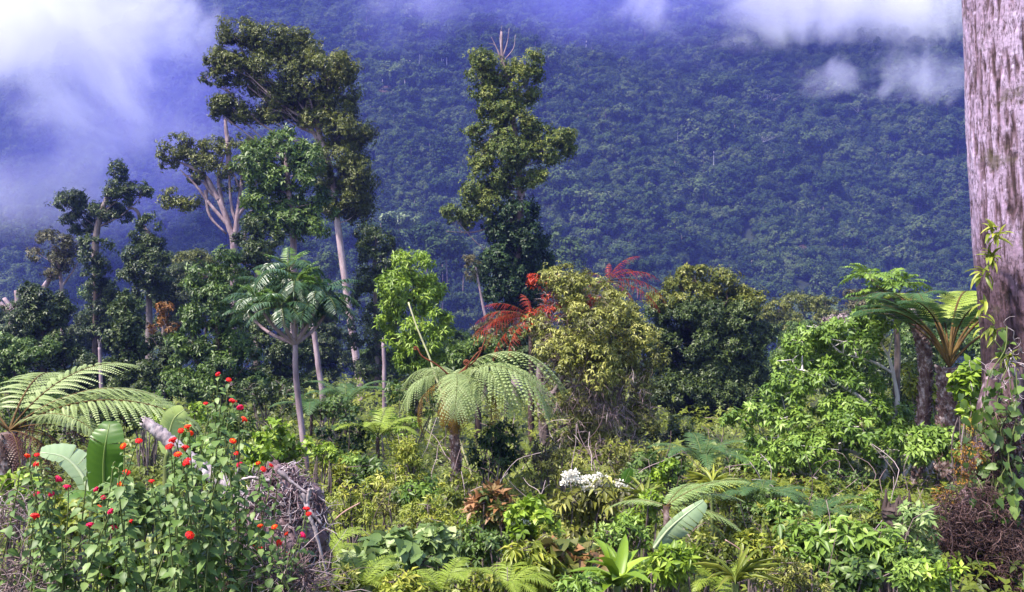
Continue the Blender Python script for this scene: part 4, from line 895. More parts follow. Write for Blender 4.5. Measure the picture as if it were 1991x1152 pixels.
# ------------------------------------------------------------------ bright green tiered shrub
def tier_shrub():
    D = 12.5; rng = np.random.default_rng(28)
    root = thing('tiered_shrub', 'large bright green shrub with tiers of drooping leaves on crooked pale branches', 'shrub', gp(1730, D))
    rows = [(1600, 640, 46, 14), (1660, 640, 46, 14), (1560, 665, 36, 14), (1640, 665, 60, 16), (1720, 630, 40, 16), (1690, 610, 30, 14), (1540, 700, 34, 18), (1600, 700, 60, 18), (1660, 705, 40, 16), (1545, 740, 44, 18), (1610, 735, 60, 16), (1690, 745, 40, 14), (1520, 770, 40, 18),
            (1650, 790, 60, 18), (1720, 790, 56, 18), (1770, 815, 50, 18), (1600, 810, 56, 20), (1470, 800, 40, 16), (1440, 815, 30, 16), (1520, 815, 50, 18), (1560, 850, 60, 20), (1640, 850, 60, 20), (1720, 845, 50, 18), (1800, 870, 50, 16, -1.6), (1850, 872, 40, 16, -1.8), (1780, 845, 50, 16, -1.5), (1830, 850, 40, 14, -1.7), (1740, 875, 50, 16, -1.0), (1670, 830, 60, 18, -.8), (1580, 870, 60, 18, -.8), (1500, 890, 50, 18, -.6), (1490, 850, 44, 18), (1470, 885, 34, 16), (1540, 895, 50, 18), (1620, 890, 40, 18), (1680, 880, 40, 16), (1500, 930, 40, 18), (1560, 935, 34, 16), (1600, 960, 50, 18, -.6), (1680, 965, 56, 18, -.6), (1740, 960, 46, 18, -.4), (1640, 985, 60, 18, -.8), (1550, 985, 50, 20, -.3)]
    mb = MB(); cl = clumps_px(rows, D, rng, .8)
    cl = [(c, r * np.array([1.15, 1.15, .85])) for c, r in [(c, np.array(r)) for c, r in cl]]
    crown(mb, rng, cl, .10, 2.2, 'fold', .42, .6, .8, 9, .52, sprig=5, tlo=.05, thi=.8)
    mb.build('crown', G['fresh'], root)
    tb = MB(); main = []
    for pth, r0, r1 in (([(1745, 1010), (1738, 960), (1718, 920), (1722, 870), (1728, 830)], .085, .04), ([(1718, 920), (1690, 890), (1660, 880), (1600, 860)], .05, .015), ([(1721, 885), (1735, 850), (1770, 830)], .03, .01), ([(1740, 965), (1760, 920), (1780, 890)], .04, .015), 
                        ([(1640, 950), (1610, 925), (1580, 900), (1550, 880)], .045, .015), ([(1745, 1010), (1700, 980), (1640, 950)], .05, .03), ([(1736, 726), (1700, 705), (1665, 695), (1640, 690)], .022, .008), ([(1744, 770), (1735, 715), (1720, 680), (1700, 650)], .025, .008), ([(1728, 830), (1745, 780), (1735, 720)], .04, .02), ([(1728, 830), (1680, 780), (1620, 740), (1560, 720)], .04, .012), ([(1736, 726), (1728, 690), (1740, 640)], .02, .008), ([(1640, 950), (1560, 920), (1490, 880)], .03, .01)):
        tube(tb, [P(*q, D - .05) for q in pth], r0, r1, 7, 6, wob=.1, rng=rng); main.append(smooth_path([P(*q, D - .05) for q in pth], 6))
    main = np.concatenate(main)
    tube(tb, [gp(1735, D) - [0, 0, .1], P(1740, 1060, D), P(1745, 1010, D)], .12, .085, 8, 4, wob=.05)
    sb = MB(); tube(sb, [gp(1818, D) - [0, 0, .1], P(1818, 1000, D), P(1815, 940, D), P(1812, 890, D), P(1820, 860, D)], .06, .03, 8, 6, wob=.06, rng=rng)
    tube(sb, [P(1815, 940, D), P(1802, 915, D), P(1796, 890, D)], .03, .01, 6, 4, rng=rng); sb.build('stem', B['white'], root, smooth=True)
    for c, r in cl:
        a = main[np.argmin(np.linalg.norm(main - (c - [0, 0, .3]), axis=1))]; tube(tb, [a, c * .55 + a * .45 + [0, 0, -.06], c], .016, .004, 5, 4)
        for q in range(3): tube(tb, [c, c + rdirs(rng, 1)[0] * r * .8], .006, .003, 4, 1)
    tb.build('trunk', B['white'], root, smooth=True)
    mb = MB()
    for px, py in ((1655, 945), (1512, 912), (1560, 925), (1570, 980), (1750, 845), (1620, 1000)):
        leaves(mb, 'fold', P(px, py, D - .5)[None], np.array([[.2, -.2, -1.]]), np.array([[0, -1., .3]]), .12, .06, .6)
    mb.build('fallen_red_leaf', G['red'], root)
tier_shrub()
# ------------------------------------------------------------------ bushes of the thicket
def bush(name, label, px, py, rx, ry, D, mat, leafpx, tm='fold', asp=.45, droop=.5, dens=1.0, seed=0, sprig=5, n=12, tlo=.05, thi=.9, group=None, cat='bush', stem='grey', lobes=7, flowers=None, sub=.5, up=.8):
    rng = np.random.default_rng(3000 + seed); b = gp(px, D); root = thing(name, label, cat, b, group)
    rows = []
    for k in range(n):
        a = rng.uniform(0, 6.28); q = rng.random() ** .5
        rows.append((px + math.cos(a) * q * rx * .75, py + math.sin(a) * q * ry * .78, rx * rng.uniform(.3, .45), ry * rng.uniform(.28, .42), rng.uniform(-.6, .6) * rx / F * D))
    cl = clumps_px(rows, D, rng, .8)
    mb = MB(); crown(mb, rng, cl, leafpx / F * D, dens, tm, asp, droop, up, lobes, sub, sprig=sprig, tlo=tlo, thi=thi); mb.build('foliage', G[mat], root)
    tb = MB()
    for c, r in cl:
        s0 = b + np.append(rng.normal(0, .06, 2) * rx / F * D, -.05)
        tube(tb, [s0, s0 * .5 + c * .5 + rng.normal(0, .06, 3) * np.linalg.norm(c - s0), c], .004 * D ** .5 + .004, .004, 5, 4, wob=.05, rng=rng)
        for q in range(4): tube(tb, [c, c + rdirs(rng, 1)[0] * r], .004, .002, 3, 1)
    tb.build('branch', B[stem], root)
    if flowers:
        for fx, fy, fr in flowers:
            o = P(fx, fy, D - rx * .45 / F * D); k = 46; d = rdirs(rng, k); d[:, 2] = np.abs(d[:, 2]); R = fr / F * D
            mb = MB(); leaves(mb, 'diamond', o + d * R * rng.uniform(.5, 1, (k, 1)), unit(d + rng.normal(0, .5, (k, 3))), rdirs(rng, k), R * .55, R * .42, rng.uniform(0, 1, k)); mb.build('flower_head', G['white'], root)
    return root

BS = [
 # label, px, py, rx, ry, D, material, leaf px, template, aspect, droop, density
 ('round-leaved yellow-green bush beside the red-flowered spire', 545, 850, 62, 66, 11, 'lime', 15, 'broad', .75, .25, .8),
 ('yellow-green bush low behind the bleached root ball', 500, 895, 40, 40, 9, 'lime', 13, 'broad', .7, .3, .8),
 ('small-leaved purplish dark bush right of the palm-like stem', 665, 865, 58, 64, 12, 'deep', 10, 'broad', .6, .35, .9),
 ('pale yellow young bush on a thin stem before the purplish dark bush', 632, 882, 24, 22, 10.5, 'lime', 10, 'fold', .5, .3, .8),
 ('green bush at the foot of the tall lilac trunk, left of the lime fern', 640, 800, 60, 34, 17, 'mid', 11, 'fold', .5, .4, .9),
 ('green bush under the bright yellow-green tree', 800, 775, 70, 36, 17, 'mid', 11, 'fold', .45, .5, .9),
 ('fresh green bush between the lime fern and the silvery tree fern', 765, 830, 50, 40, 14, 'lime', 10, 'fold', .45, .4, .8),
 ('tall yellow feathery-leaved bush left of the silvery tree fern', 800, 905, 46, 68, 9.2, 'yellow', 13, 'fold', .28, .55, .8),
 ('dark glossy-leaved bush right of the silvery tree fern trunk', 958, 885, 56, 66, 10.8, 'deep', 17, 'fold', .38, .6, .9),
 ('dry brownish bush at the foot of the fading tree', 1050, 900, 54, 44, 11, 'brown', 11, 'fold', .35, .5, .7),
 ('yellowing bush at the base of the fading tree, right side', 1235, 890, 70, 46, 12, 'speck', 12, 'fold', .4, .6, .7),
 ('bright yellow-green small bush left of the dark feathery fern', 1298, 925, 32, 40, 9.6, 'lime', 11, 'broad', .7, .3, .9),
 ('green bush in the shade below the dense dark tree', 1340, 850, 70, 36, 17, 'dark', 11, 'fold', .5, .4, .9),
 ('yellow-green narrow-leaved bush right of the bleached root ball', 680, 985, 66, 46, 7.2, 'yellow', 15, 'fold', .26, .55, .75),
 ('rusty brown fine-leaved bush amid the yellow-green ones', 745, 985, 42, 40, 7.6, 'speck', 11, 'fold', .3, .5, .6),
 ('yellow-green fine-leaved bush before the foot of the silvery tree fern', 850, 1010, 72, 48, 7.0, 'yellow', 14, 'fold', .28, .55, .75),
 ('bush with rust-coloured young leaves standing upright', 955, 990, 52, 36, 7.0, 'rust', 26, 'fold', .42, -.1, .7),
 ('bright broad-leaved green bush with cream flowers', 1035, 1010, 50, 48, 6.6, 'lime', 22, 'broad', .62, .35, .8),
 ('lime-green bush left of the torn banana leaf', 1250, 1000, 46, 44, 6.8, 'lime', 16, 'fold', .4, .4, .7),
 ('green bush between the white-flowered bush and the strap-leaved plant', 1215, 1040, 56, 36, 6.2, 'fresh', 17, 'fold', .42, .45, .8),
 ('dark green bush under the rust-coloured young leaves', 930, 1060, 60, 40, 6.0, 'mid', 20, 'fold', .4, .6, .8),
 ('pale green heart-leaved bush near the bottom edge', 755, 1085, 100, 48, 5.0, 'heart', 28, 'heart', .9, .5, .62),
 ('pale heart-leaved sprig standing right of the larger heart-leaved bush', 850, 1060, 34, 34, 5.3, 'heart', 30, 'heart', .9, .5, .6),
 ('drooping yellow-leaved bush at the bottom edge', 1025, 1108, 66, 52, 4.7, 'yellow', 34, 'fold', .3, 1.0, .75),
 ('broad-leaved green bush with a few coppery leaves', 1120, 1090, 56, 50, 4.9, 'rust', 34, 'heart', .85, .6, .6),
 ('lime-green leafy bush right of the strap-leaved plant', 1290, 1090, 62, 46, 4.9, 'lime', 24, 'fold', .4, .5, .7),
 ('small-leaved green bush at the bottom edge below the torn banana leaf', 1370, 1085, 60, 44, 5.2, 'cover', 17, 'fold', .42, .4, .8),
 ('fresh green bush with long hanging leaves under the tiered shrub', 1560, 1050, 80, 46, 6.0, 'fresh', 33, 'fold', .36, .9, .75),
 ('second hanging-leaved bush, nearer the dark stump', 1670, 1045, 66, 44, 6.0, 'fresh', 32, 'fold', .36, .9, .75),
 ('yellow-green leafy bush right of the arching silvery fern', 1480, 1075, 54, 40, 5.6, 'yellow', 18, 'fold', .42, .5, .8),
 ('pale green fine bush with pinkish tips at the bottom edge', 1545, 1125, 80, 40, 4.8, 'speck', 13, 'fold', .4, .3, .8),
 ('green bush at the bottom edge left of the dark stump', 1655, 1125, 70, 44, 5.0, 'mid', 24, 'broad', .5, .5, .8),
 ('pale leafy bush between the dark stump and the root thicket', 1778, 1050, 46, 80, 6.4, 'heart', 22, 'fold', .42, .45, .8),
 ('green bush at the bottom edge before the root thicket', 1790, 1130, 56, 40, 5.2, 'fresh', 22, 'fold', .42, .5, .7),
 ('lime-green climbing leaves between the fern trunk and the huge trunk', 1885, 745, 40, 80, 10.4, 'lime', 20, 'broad', .7, .5, .7),
 ('yellow-green bush behind the speckled fern trunk', 1790, 760, 44, 54, 13.5, 'yellow', 16, 'fold', .45, .4, .6),
 ('green bush between the two fern trunks low down', 1830, 900, 50, 40, 12.8, 'mid', 14, 'fold', .5, .4, .8),
 ('dark bush in the hollow beneath the tiered shrub', 1600, 940, 90, 50, 14, 'dark', 12, 'fold', .5, .4, .9),
 ('dark bush between the dark feathery fern and the tiered shrub', 1440, 900, 44, 50, 13, 'mid', 12, 'fold', .5, .4, .9),
 ('shaded green bush right of the strap tuft', 1480, 1000, 50, 36, 8.0, 'mid', 15, 'fold', .42, .5, .8),
 ('bright green round bush under the broad pale fern fronds', 290, 790, 66, 34, 13, 'fresh', 10, 'fold', .5, .35, .9),
 ('yellow-green bush behind the grey fallen log', 350, 820, 56, 40, 11, 'lime', 11, 'fold', .5, .35, .8),
 ('dark green bush behind the red-flowered spire', 440, 830, 60, 50, 13, 'mid', 12, 'fold', .5, .4, .9),
 ('shaded bush behind the withered fern fronds', 190, 830, 90, 50, 11, 'dark', 12, 'fold', .5, .4, .9),
 ('dark bush at the photo edge behind the broad pale fern', 40, 790, 70, 50, 13, 'mid', 12, 'fold', .5, .4, .9),
 ('dark bush in the deep shade left of the palm-like stem', 520, 770, 60, 40, 18, 'dark', 11, 'fold', .5, .4, .9),
 ('yellow-green bush at the photo edge under the red flowers', 30, 960, 56, 46, 5.6, 'lime', 18, 'broad', .6, .4, .7),
 ('small-leaved lime bush among the red flowers, lower left', 120, 1010, 66, 44, 4.8, 'yellow', 17, 'broad', .6, .4, .7),
 ('bright lime bush at the bottom edge among the red flowers', 235, 1100, 62, 50, 3.9, 'lime', 24, 'broad', .62, .4, .7),
 ('green bush behind the lantana below the banana leaves', 250, 980, 70, 50, 5.4, 'heart', 26, 'heart', .85, .5, .6),
 ('leafy bush behind the fallen grey log', 400, 900, 60, 46, 6.4, 'fresh', 20, 'broad', .6, .4, .7),
]
for k, (lab, px, py, rx, ry, D, mat, lp, tm, asp, dr, de) in enumerate(BS):
    fl = [(1010, 1012, 8), (1025, 1020, 8), (1000, 1022, 7), (1016, 1035, 7), (1008, 1045, 6)] if 'cream flowers' in lab else None
    bush('bush', lab, px, py, rx, ry, D, mat, lp * .9, tm, asp, dr, de * 1.15, k, flowers=fl, n=14 if max(rx, ry) > 50 else 10)
rw = np.random.default_rng(4)
wf = []
for k in range(40):
    t = rw.random(); x = 1090 + t * 145; y = 922 + 36 * t ** 1.4 + rw.uniform(-10, 24); wf.append((x, y, rw.uniform(6, 10)))
bush('flowering_bush', 'drooping-leaved bush crowned with fluffy white flower heads', 1155, 995, 80, 62, 7.4, 'speck', 26, 'fold', .32, .8, 1.0, 301, flowers=wf, n=16)

for k, (lab, px, py, rx, ry, D, mat, lp, tm, asp, dr, de) in enumerate([
 ('yellow-leaved bush at the bottom edge between the two foremost ferns', 790, 1140, 60, 30, 3.9, 'yellow', 22, 'fold', .36, .6, .8),
 ('small-leaved green bush at the bottom edge right of the root ball', 665, 1130, 40, 34, 4.1, 'cover', 16, 'fold', .45, .4, .8),
 ('olive small-leaved bush at the bottom edge below the drooping yellow-leaved one', 925, 1140, 50, 30, 3.9, 'cover', 18, 'fold', .4, .5, .8),
 ('green leafy bush at the bottom edge beside the broad strap-leaved plant', 1130, 1145, 50, 30, 4.0, 'fresh', 24, 'fold', .4, .6, .8),
 ('olive bush hiding the foot of the silvery tree fern', 880, 945, 52, 36, 9.6, 'cover', 13, 'fold', .4, .5, .9),
 ('yellow-green bush at the left of the silvery tree fern foot', 838, 950, 40, 34, 9.8, 'yellow', 13, 'fold', .32, .5, .9),
 ('mid-green bush in the open hollow before the branches of the tiered shrub', 1640, 985, 64, 36, 9.2, 'mid', 13, 'fold', .42, .5, 1.0),
 ('fresh green bush below the lower tier of the tiered shrub', 1715, 990, 52, 34, 8.8, 'fresh', 14, 'fold', .42, .5, .9),
 ('olive bush between the dark stump and the hollow under the tiered shrub', 1690, 1015, 50, 30, 7.9, 'cover', 14, 'fold', .42, .5, .9),
 ('dark bush behind the silvery arching fern', 1420, 975, 56, 34, 9.4, 'mid', 13, 'fold', .42, .5, 1.0),
 ('dark bush left of the hollow under the tiered shrub', 1540, 990, 56, 34, 9.6, 'dark', 13, 'fold', .42, .5, 1.0),
 ('olive bush behind the white-flowered bush', 1100, 905, 60, 34, 10.4, 'speck', 12, 'fold', .38, .5, 1.0),
 ('green bush behind the lone rounded leaf', 1240, 945, 52, 30, 9.8, 'mid', 12, 'fold', .42, .5, 1.0),
 ('dark bush deep in the hollow under the lower tier of the tiered shrub', 1665, 948, 70, 30, 10.8, 'mid', 12, 'fold', .42, .5, 1.0),
 ('dim olive bush in the hollow above the pale heart-leaved bush', 800, 1035, 60, 30, 6.3, 'cover', 14, 'fold', .4, .5, .8),
 ('yellowish bush between the arching silvery fern and the hanging-leaved bushes', 1440, 1035, 60, 34, 6.6, 'cover', 15, 'fold', .4, .5, .8)]):
    bush('bush', lab, px, py, rx, ry, D, mat, lp * .9, tm, asp, dr, de * 1.15, 200 + k, n=11)

# small shrubs that knit the thicket together
rt_ = np.random.default_rng(91)
FK = [('yellow', 'yellow-green', 12, 'fold', .34), ('cover', 'olive green', 12, 'fold', .42), ('lime', 'lime green', 14, 'fold', .5), ('mid', 'mid-green', 13, 'fold', .45), ('speck', 'yellowing', 11, 'fold', .36), ('fresh', 'fresh green', 15, 'fold', .4)]
for k in range(46):
    px = 640 + (k * 251.3) % 1210; py = 890 + (k * 97.7) % 235; D = np.interp(py, [880, 960, 1040, 1130], [12, 8.6, 6.4, 4.6]) + .35
    mt, cn, lp, tm, asp = FK[int(rt_.integers(6))]
    bush('small_shrub', 'small ' + cn + ' shrub lost in the tangle of the thicket', px, py, rt_.uniform(34, 62), rt_.uniform(24, 42), D, mt, lp * rt_.uniform(.85, 1.3), tm, asp, rt_.uniform(.3, .8), .95, 500 + k, n=8, group='small ' + cn + ' shrubs of the thicket', cat='shrub')
def tangle():
    rng = np.random.default_rng(57); mb = MB()
    for k in range(420):
        y = rng.uniform(4, 14); x = rng.uniform(-.2, .5) * y; h = rng.uniform(.2, .9) * (.6 + y * .05); p = np.array([x, y, float(gz(x, y)) + h * .3]); d = unit(rng.normal(0, .6, 3) + [0, 0, .7]); pts = [p]
        for s in range(5): d = unit(d + rng.normal(0, .35, 3)); p = p + d * h / 4; pts.append(p)
        tube(mb, pts, .0012 * y ** .7, .0006 * y ** .7, 4, 2, t=rng.random())
    tag(mb.build('dry_stems', G['straw']), 'thin dry brown stems poking out all over the thicket', 'dry stems', kind='stuff')
tangle()

# strap-leaved tufts
def tuft(name, label, px, py, D, n, L, W, mat, seed, rise=.9, cat='plant'):
    rng = np.random.default_rng(seed); b = gp(px, D); c = P(px, py, D); root = thing(name, label, cat, b)
    tb = MB(); tube(tb, [b - [0, 0, .05], c], .022, .018, 7, 3); tb.build('stem', B['green'], root)
    mb = MB(); a = rng.uniform(0, 6.28, n); d = unit(np.stack([np.cos(a), np.sin(a), rng.uniform(.2, 1.6, n) * rise], 1))
    leaves(mb, 'strap', np.repeat(c[None], n, 0), d, unit(np.array([0, 0, 1.]) + rng.normal(0, .15, (n, 3))), L * rng.uniform(.7, 1.1, n), W, rng.uniform(.1, .9, n)); mb.build('foliage', G[mat], root)
tuft('strap_tuft', 'yellow-tipped strap-leaved tuft at the foot of the dark feathery fern', 1385, 950, 8.6, 60, .30, .022, 'yellow', 1)
tuft('strap_plant', 'broad strap-leaved green plant with pale leaf edges at the bottom edge', 1200, 1140, 4.4, 16, .30, .055, 'lime', 2)
tuft('strap_plant', 'narrow-leaved tuft left of the arching silvery fern', 1250, 975, 7, 26, .26, .03, 'cover', 3)
tuft('strap_plant', 'small strap-leaved tuft at the bottom edge before the hanging-leaved bushes', 1430, 1135, 4.7, 24, .26, .022, 'cover', 4)

# ------------------------------------------------------------------ leafy ground cover (nobody could count it)
def cover():
    rng = np.random.default_rng(55); mb = MB()
    for (y0, y1, n, L, h) in ((2.2, 6, 11000, .05, .42), (6, 14, 27000, .075, .85), (14, 30, 9000, .14, 1.0), (30, 66, 9000, .25, 1.8)):
        y = rng.uniform(y0, y1, n); x = rng.uniform(-.62, .62, n) * y + rng.uniform(-1, 1, n)
        patch = .5 + .5 * fbm(x * 1.1, y * 1.1, 8); z = gz(x, y) + h * patch * rng.uniform(.15, 1.0, n)
        ax = unit(rng.normal(0, .45, (n, 3)) + [0, -.15, 1]); o = np.stack([x, y, z], 1)
        ref = unit(np.cross(ax, rdirs(rng, n))); bi = np.cross(ax, ref); tn = np.clip(.45 + .4 * fbm(x * .8 + 5, y * .8, 18) + rng.normal(0, .15, n), 0, 1)
        for k in range(4):
            a = k * 1.57 + rng.uniform(-.4, .4, n); rd = ref * np.cos(a)[:, None] + bi * np.sin(a)[:, None]
            LL = L * rng.uniform(.6, 1.2, n); leaves(mb, 'fold', o, unit(rd + ax * .4 - np.array([0, 0, .3])), unit(ax + [0, 0, .5]), LL, LL * .5, tn)
    tag(mb.build('ground_cover', G['cover']), 'mixed low leafy growth covering the clearing floor', 'ground cover', kind='stuff')
cover()
def litter():
    rng = np.random.default_rng(56); mb = MB()
    twigs(mb, rng, [(P(60, 1125, 3.6), (.22, .2, .08)), (P(30, 1000, 5), (.25, .2, .12)), (P(530, 1130, 3.9), (.14, .15, .10)), (P(430, 1100, 4), (.2, .2, .12)), (P(560, 1130, 3.6), (.12, .1, .06))], 900, .22, .0028, .45, .1, 3, 4)
    tag(mb.build('dry_grass', G['straw']), 'purplish grey dry grass and brush lying under the red-flowered shrubs', 'dry grass', kind='stuff')
litter()

# ------------------------------------------------------------------ banana leaves
def blade(mb, rib, wl, wr, rng, up, tears=6, fold=.25, tint=.5):
    """a leaf blade on both sides of a midrib (world points), torn into strips along the side veins"""
    p = smooth_path(rib, 10); n = len(p); s = np.linspace(0, 1, n); tg = unit(np.gradient(p, axis=0))
    up = np.broadcast_to(unit(up), tg.shape); side = unit(np.cross(tg, up)); nm = np.cross(side, tg)
    prof = np.clip(np.sin(math.pi * np.clip(s * .93 + .05, 0, 1)) ** .45, .03, 1)
    for sd, w in ((1, wl), (-1, wr)):
        cuts = [0] + sorted(rng.choice(np.arange(3, n - 3), min(tears, n - 7), replace=False).tolist()) + [n - 1]
        for a, b_ in zip(cuts[:-1], cuts[1:]):
            if b_ - a < 1: continue
            sag = rng.uniform(.0, .28); slide = rng.uniform(-.02, .05)
            ii = np.arange(a, b_ + 1); K = 7; u = np.linspace(0, 1, K)
            gap = np.where(ii == b_, .035, np.where(ii == a, -.035, 0)) if True else 0
            ww = prof[ii] * w
            tgt = tg[ii][:, None] * ((.25 * u ** 1.2)[None, :, None] * ww[:, None, None] - (gap[:, None] * u[None] * w)[:, :, None])
            rip = .012 * w * 8 * np.sin(ii * 2.4)[:, None] * u[None] * .25
            h = (fold * u - (fold * .9 + sag) * u ** 2)[None] * ww[:, None] + rip
            V = p[ii][:, None] + side[ii][:, None] * (sd * u[None] * ww[:, None])[:, :, None] + tgt + nm[ii][:, None] * h[:, :, None]
            m = len(ii); i = np.arange(m - 1)[:, None] * K; j = np.arange(K - 1)[None]
            mb.add(V, np.stack([i + j, i + j + 1, i + K + j + 1, i + K + j], -1).reshape(-1, 4), np.clip(tint + rng.normal(0, .06) + .05 * np.sin(np.repeat(ii, K) * 2.4), 0, 1))
    tube(mb, p[::3], np.linspace(.022, .005, len(p[::3])) * max(wl, wr) * 5, None, 6, 1, t=.95)
G['banana'] = leafmat('banana_blade', [(.03, .08, .008), (.055, .13, .012), (.09, .18, .02), (.22, .30, .08)], rough=.38, trans=.45, spec=.5)
G['bananapale'] = leafmat('pale_banana_blade', [(.12, .2, .08), (.19, .28, .13), (.28, .36, .2), (.4, .46, .28)], rough=.4, trans=.3, spec=.5)
G['bananalime'] = leafmat('lime_banana_blade', [(.2, .28, .06), (.3, .38, .1), (.42, .5, .18), (.5, .55, .25)], rough=.4, trans=.4, spec=.4)
def banana():
    D = 6.2; rng = np.random.default_rng(3); b = gp(195, D); root = thing('banana_plant', 'young banana plant with one upright glossy leaf and one pale arching leaf', 'banana plant', b)
    mb = MB(); tube(mb, [b - [0, 0, .05], P(200, 1110, D), P(201, 1000, D)], .05, .025, 9, 5); mb.build('stem', B['green'], root)
    mb = MB(); blade(mb, [P(203, 1010, D), P(203, 960, D), P(202, 900, D - .05), P(206, 860, D - .08), P(214, 820, D - .02)], .135, .135, rng, [0, -1, .25], 3, .1, .45); mb.build('leaf_blade', G['banana'], root, smooth=True)
    mb = MB(); blade(mb, [P(185, 985, D + .1), P(160, 925, D + .15), P(125, 890, D + .15), P(78, 880, D + .1)], .17, .07, rng, [.2, -.45, 1], 5, .1, .6); mb.build('leaf_blade', G['bananapale'], root, smooth=True)
    mb = MB(); blade(mb, [P(205, 1005, D), P(180, 960, D - .1), P(140, 960, D - .25), P(100, 1000, D - .3)], .08, .08, rng, [0, -.3, 1], 5, .1, .6); mb.build('leaf_blade', G['banana'], root, smooth=True)
    D = 7.2; b = gp(325, D); root = thing('banana_plant', 'single lime-coloured banana leaf standing behind the grey fallen log', 'banana plant', b)
    mb = MB(); tube(mb, [b - [0, 0, .05], P(322, 930, D), P(325, 880, D)], .03, .018, 8, 5); mb.build('stem', B['green'], root)
    mb = MB(); blade(mb, [P(325, 885, D), P(328, 850, D), P(338, 815, D - .05), P(358, 797, D - .1)], .10, .09, rng, [.25, -1, .3], 3, .1, .5); mb.build('leaf_blade', G['bananalime'], root, smooth=True)
    D = 5.9; b = gp(1300, D); root = thing('banana_leaf_plant', 'torn pale banana leaf slanting out of the thicket before the silvery arching fern', 'banana plant', b)
    mb = MB(); tube(mb, [b - [0, 0, .05], P(1290, 1150, D), P(1275, 1068, D)], .03, .014, 8, 5); mb.build('stem', B['green'], root)
    mb = MB(); blade(mb, [P(1272, 1066, D), P(1298, 1032, D - .02), P(1330, 1003, D - .04), P(1368, 974, D)], .105, .035, rng, [.35, -.9, .55], 8, .12, .6); mb.build('leaf_blade', G['bananapale'], root, smooth=True)
    D = 8.6; b = gp(1222, D); root = thing('lone_leaf_plant', 'single rounded dark green leaf standing above the white-flowered bush', 'plant', b)
    mb = MB(); tube(mb, [b - [0, 0, .05], P(1216, 1000, D), P(1213, 945, D)], .01, .006, 6, 4); mb.build('stem', B['green'], root)
    mb = MB(); blade(mb, [P(1213, 945, D), P(1218, 930, D), P(1226, 912, D)], .05, .05, rng, [.1, -1, .2], 1, .1, .4); mb.build('leaf_blade', G['banana'], root, smooth=True)
banana()

# ------------------------------------------------------------------ bleached root ball, log, stumps, thin poles
def root_ball():
    D = 4.5; rng = np.random.default_rng(9); b = gp(560, D)
    root = thing('dead_root_ball', 'bleached tangle of dead roots and fibres behind the red flowers', 'dead roots', b)
    # torn woody core
    V0 = []; th = np.linspace(0, math.pi, 40); ph = np.linspace(0, 2 * math.pi, 64, endpoint=False); T_, P_ = np.meshgrid(th, ph, indexing='ij')
    nz = fbm(P_ / 6.2832 * 7, T_ * 3.5, 4, 4) ; nz[:, -1] = nz[:, 0]
    rr = 1 + .32 * nz
    c = P(552, 1025, D + .1); sx, sz = 84 / F * D, 112 / F * D
    V = np.stack([c[0] + np.sin(T_) * np.cos(P_) * rr * sx, c[1] + np.sin(T_) * np.sin(P_) * rr * sx * .8, c[2] + np.cos(T_) * rr * sz], -1).reshape(-1, 3)
    K = 64; i = np.arange(39)[:, None] * K; j = np.arange(K)[None]; q = np.stack([i + j, i + K + j, i + K + (j + 1) % K, i + (j + 1) % K], -1).reshape(-1, 4)
    mb = MB(); mb.add(V, q); tube(mb, [b - [0, 0, .1], c], .12, .14, 10, 4, wob=.1)
    mb.build('core', B['root'], root, smooth=True)
    mb = MB()
    for k in range(1100):
        if k == 650:
            mb.build('dark_fibre', B['root'], root); mb = MB()
        d = unit(rng.normal(size=3)); d[1] = -abs(d[1]) * .9; d = unit(d); p = c + d * np.array([sx, sx * .8, sz]) * rng.uniform(.85, 1.12)
        ax = unit(np.cross(d, rng.normal(size=3))); pts = [p]; l = rng.uniform(.05, .20)
        for s in range(5): ax = unit(ax + rng.normal(0, .5, 3) - d * .12); p = p + ax * l / 5; pts.append(p)
        tube(mb, pts, rng.uniform(.0015, .006), .001, 4, 2, rng=rng)
    mb.build('fibre', B['dead'], root)
    mb = MB()
    for pts, r in (([(470, 905), (448, 940), (436, 960), (412, 998)], .022), ([(525, 935), (480, 930), (440, 950)], .02), ([(603, 950), (598, 975), (604, 1000)], .022), ([(600, 1000), (612, 1030), (628, 1090), (642, 1140)], .02), ([(585, 960), (600, 990), (625, 1020)], .03), ([(540, 915), (570, 940), (598, 960)], .025), ([(500, 1100), (540, 1110), (600, 1150)], .02)):
        tube(mb, [P(*q, D - .26) for q in pts], r * .5, r * .16, 8, 8, wob=.3, rng=rng)
    mb.build('root', B['dead'], root)
    mb = MB()
    for k in range(130):
        x = rng.uniform(520, 600); y = rng.uniform(1060, 1150); tube(mb, [P(x, y, D - .3), P(x + rng.uniform(-25, 15), y + rng.uniform(20, 60), D - .34)], .0022, .001, 3, 2)
    mb.build('straw', m_straw, root)
m_straw = barkmat('pinkish_straw', [(.16, .09, .08), (.30, .18, .16), (.48, .32, .30)], 20, .3)
root_ball()
root = thing('fallen_log', 'weathered grey split log slanting down behind the red flowers', 'log', P(480, 975, 5.0)); mb = MB(); rng = np.random.default_rng(4)
lp = [P(283, 820, 5.0), P(320, 850, 5.0), P(372, 895, 5.0), P(420, 930, 5.0), P(485, 985, 5.0)]
tube(mb, lp, [.030, .036, .040, .042, .045], None, 12, 16, wob=.10, rng=rng)
mb.build('trunk', B['dead'], root)
mb = MB()
for k in range(9):
    o = lp[0] + rng.normal(0, .012, 3); tube(mb, [o + (lp[1] - lp[0]) * .3, o, o - (lp[1] - lp[0]) * rng.uniform(.02, .22)], .012, .002, 5, 2, rng=rng)
mb.build('splinter', B['dead'], root)
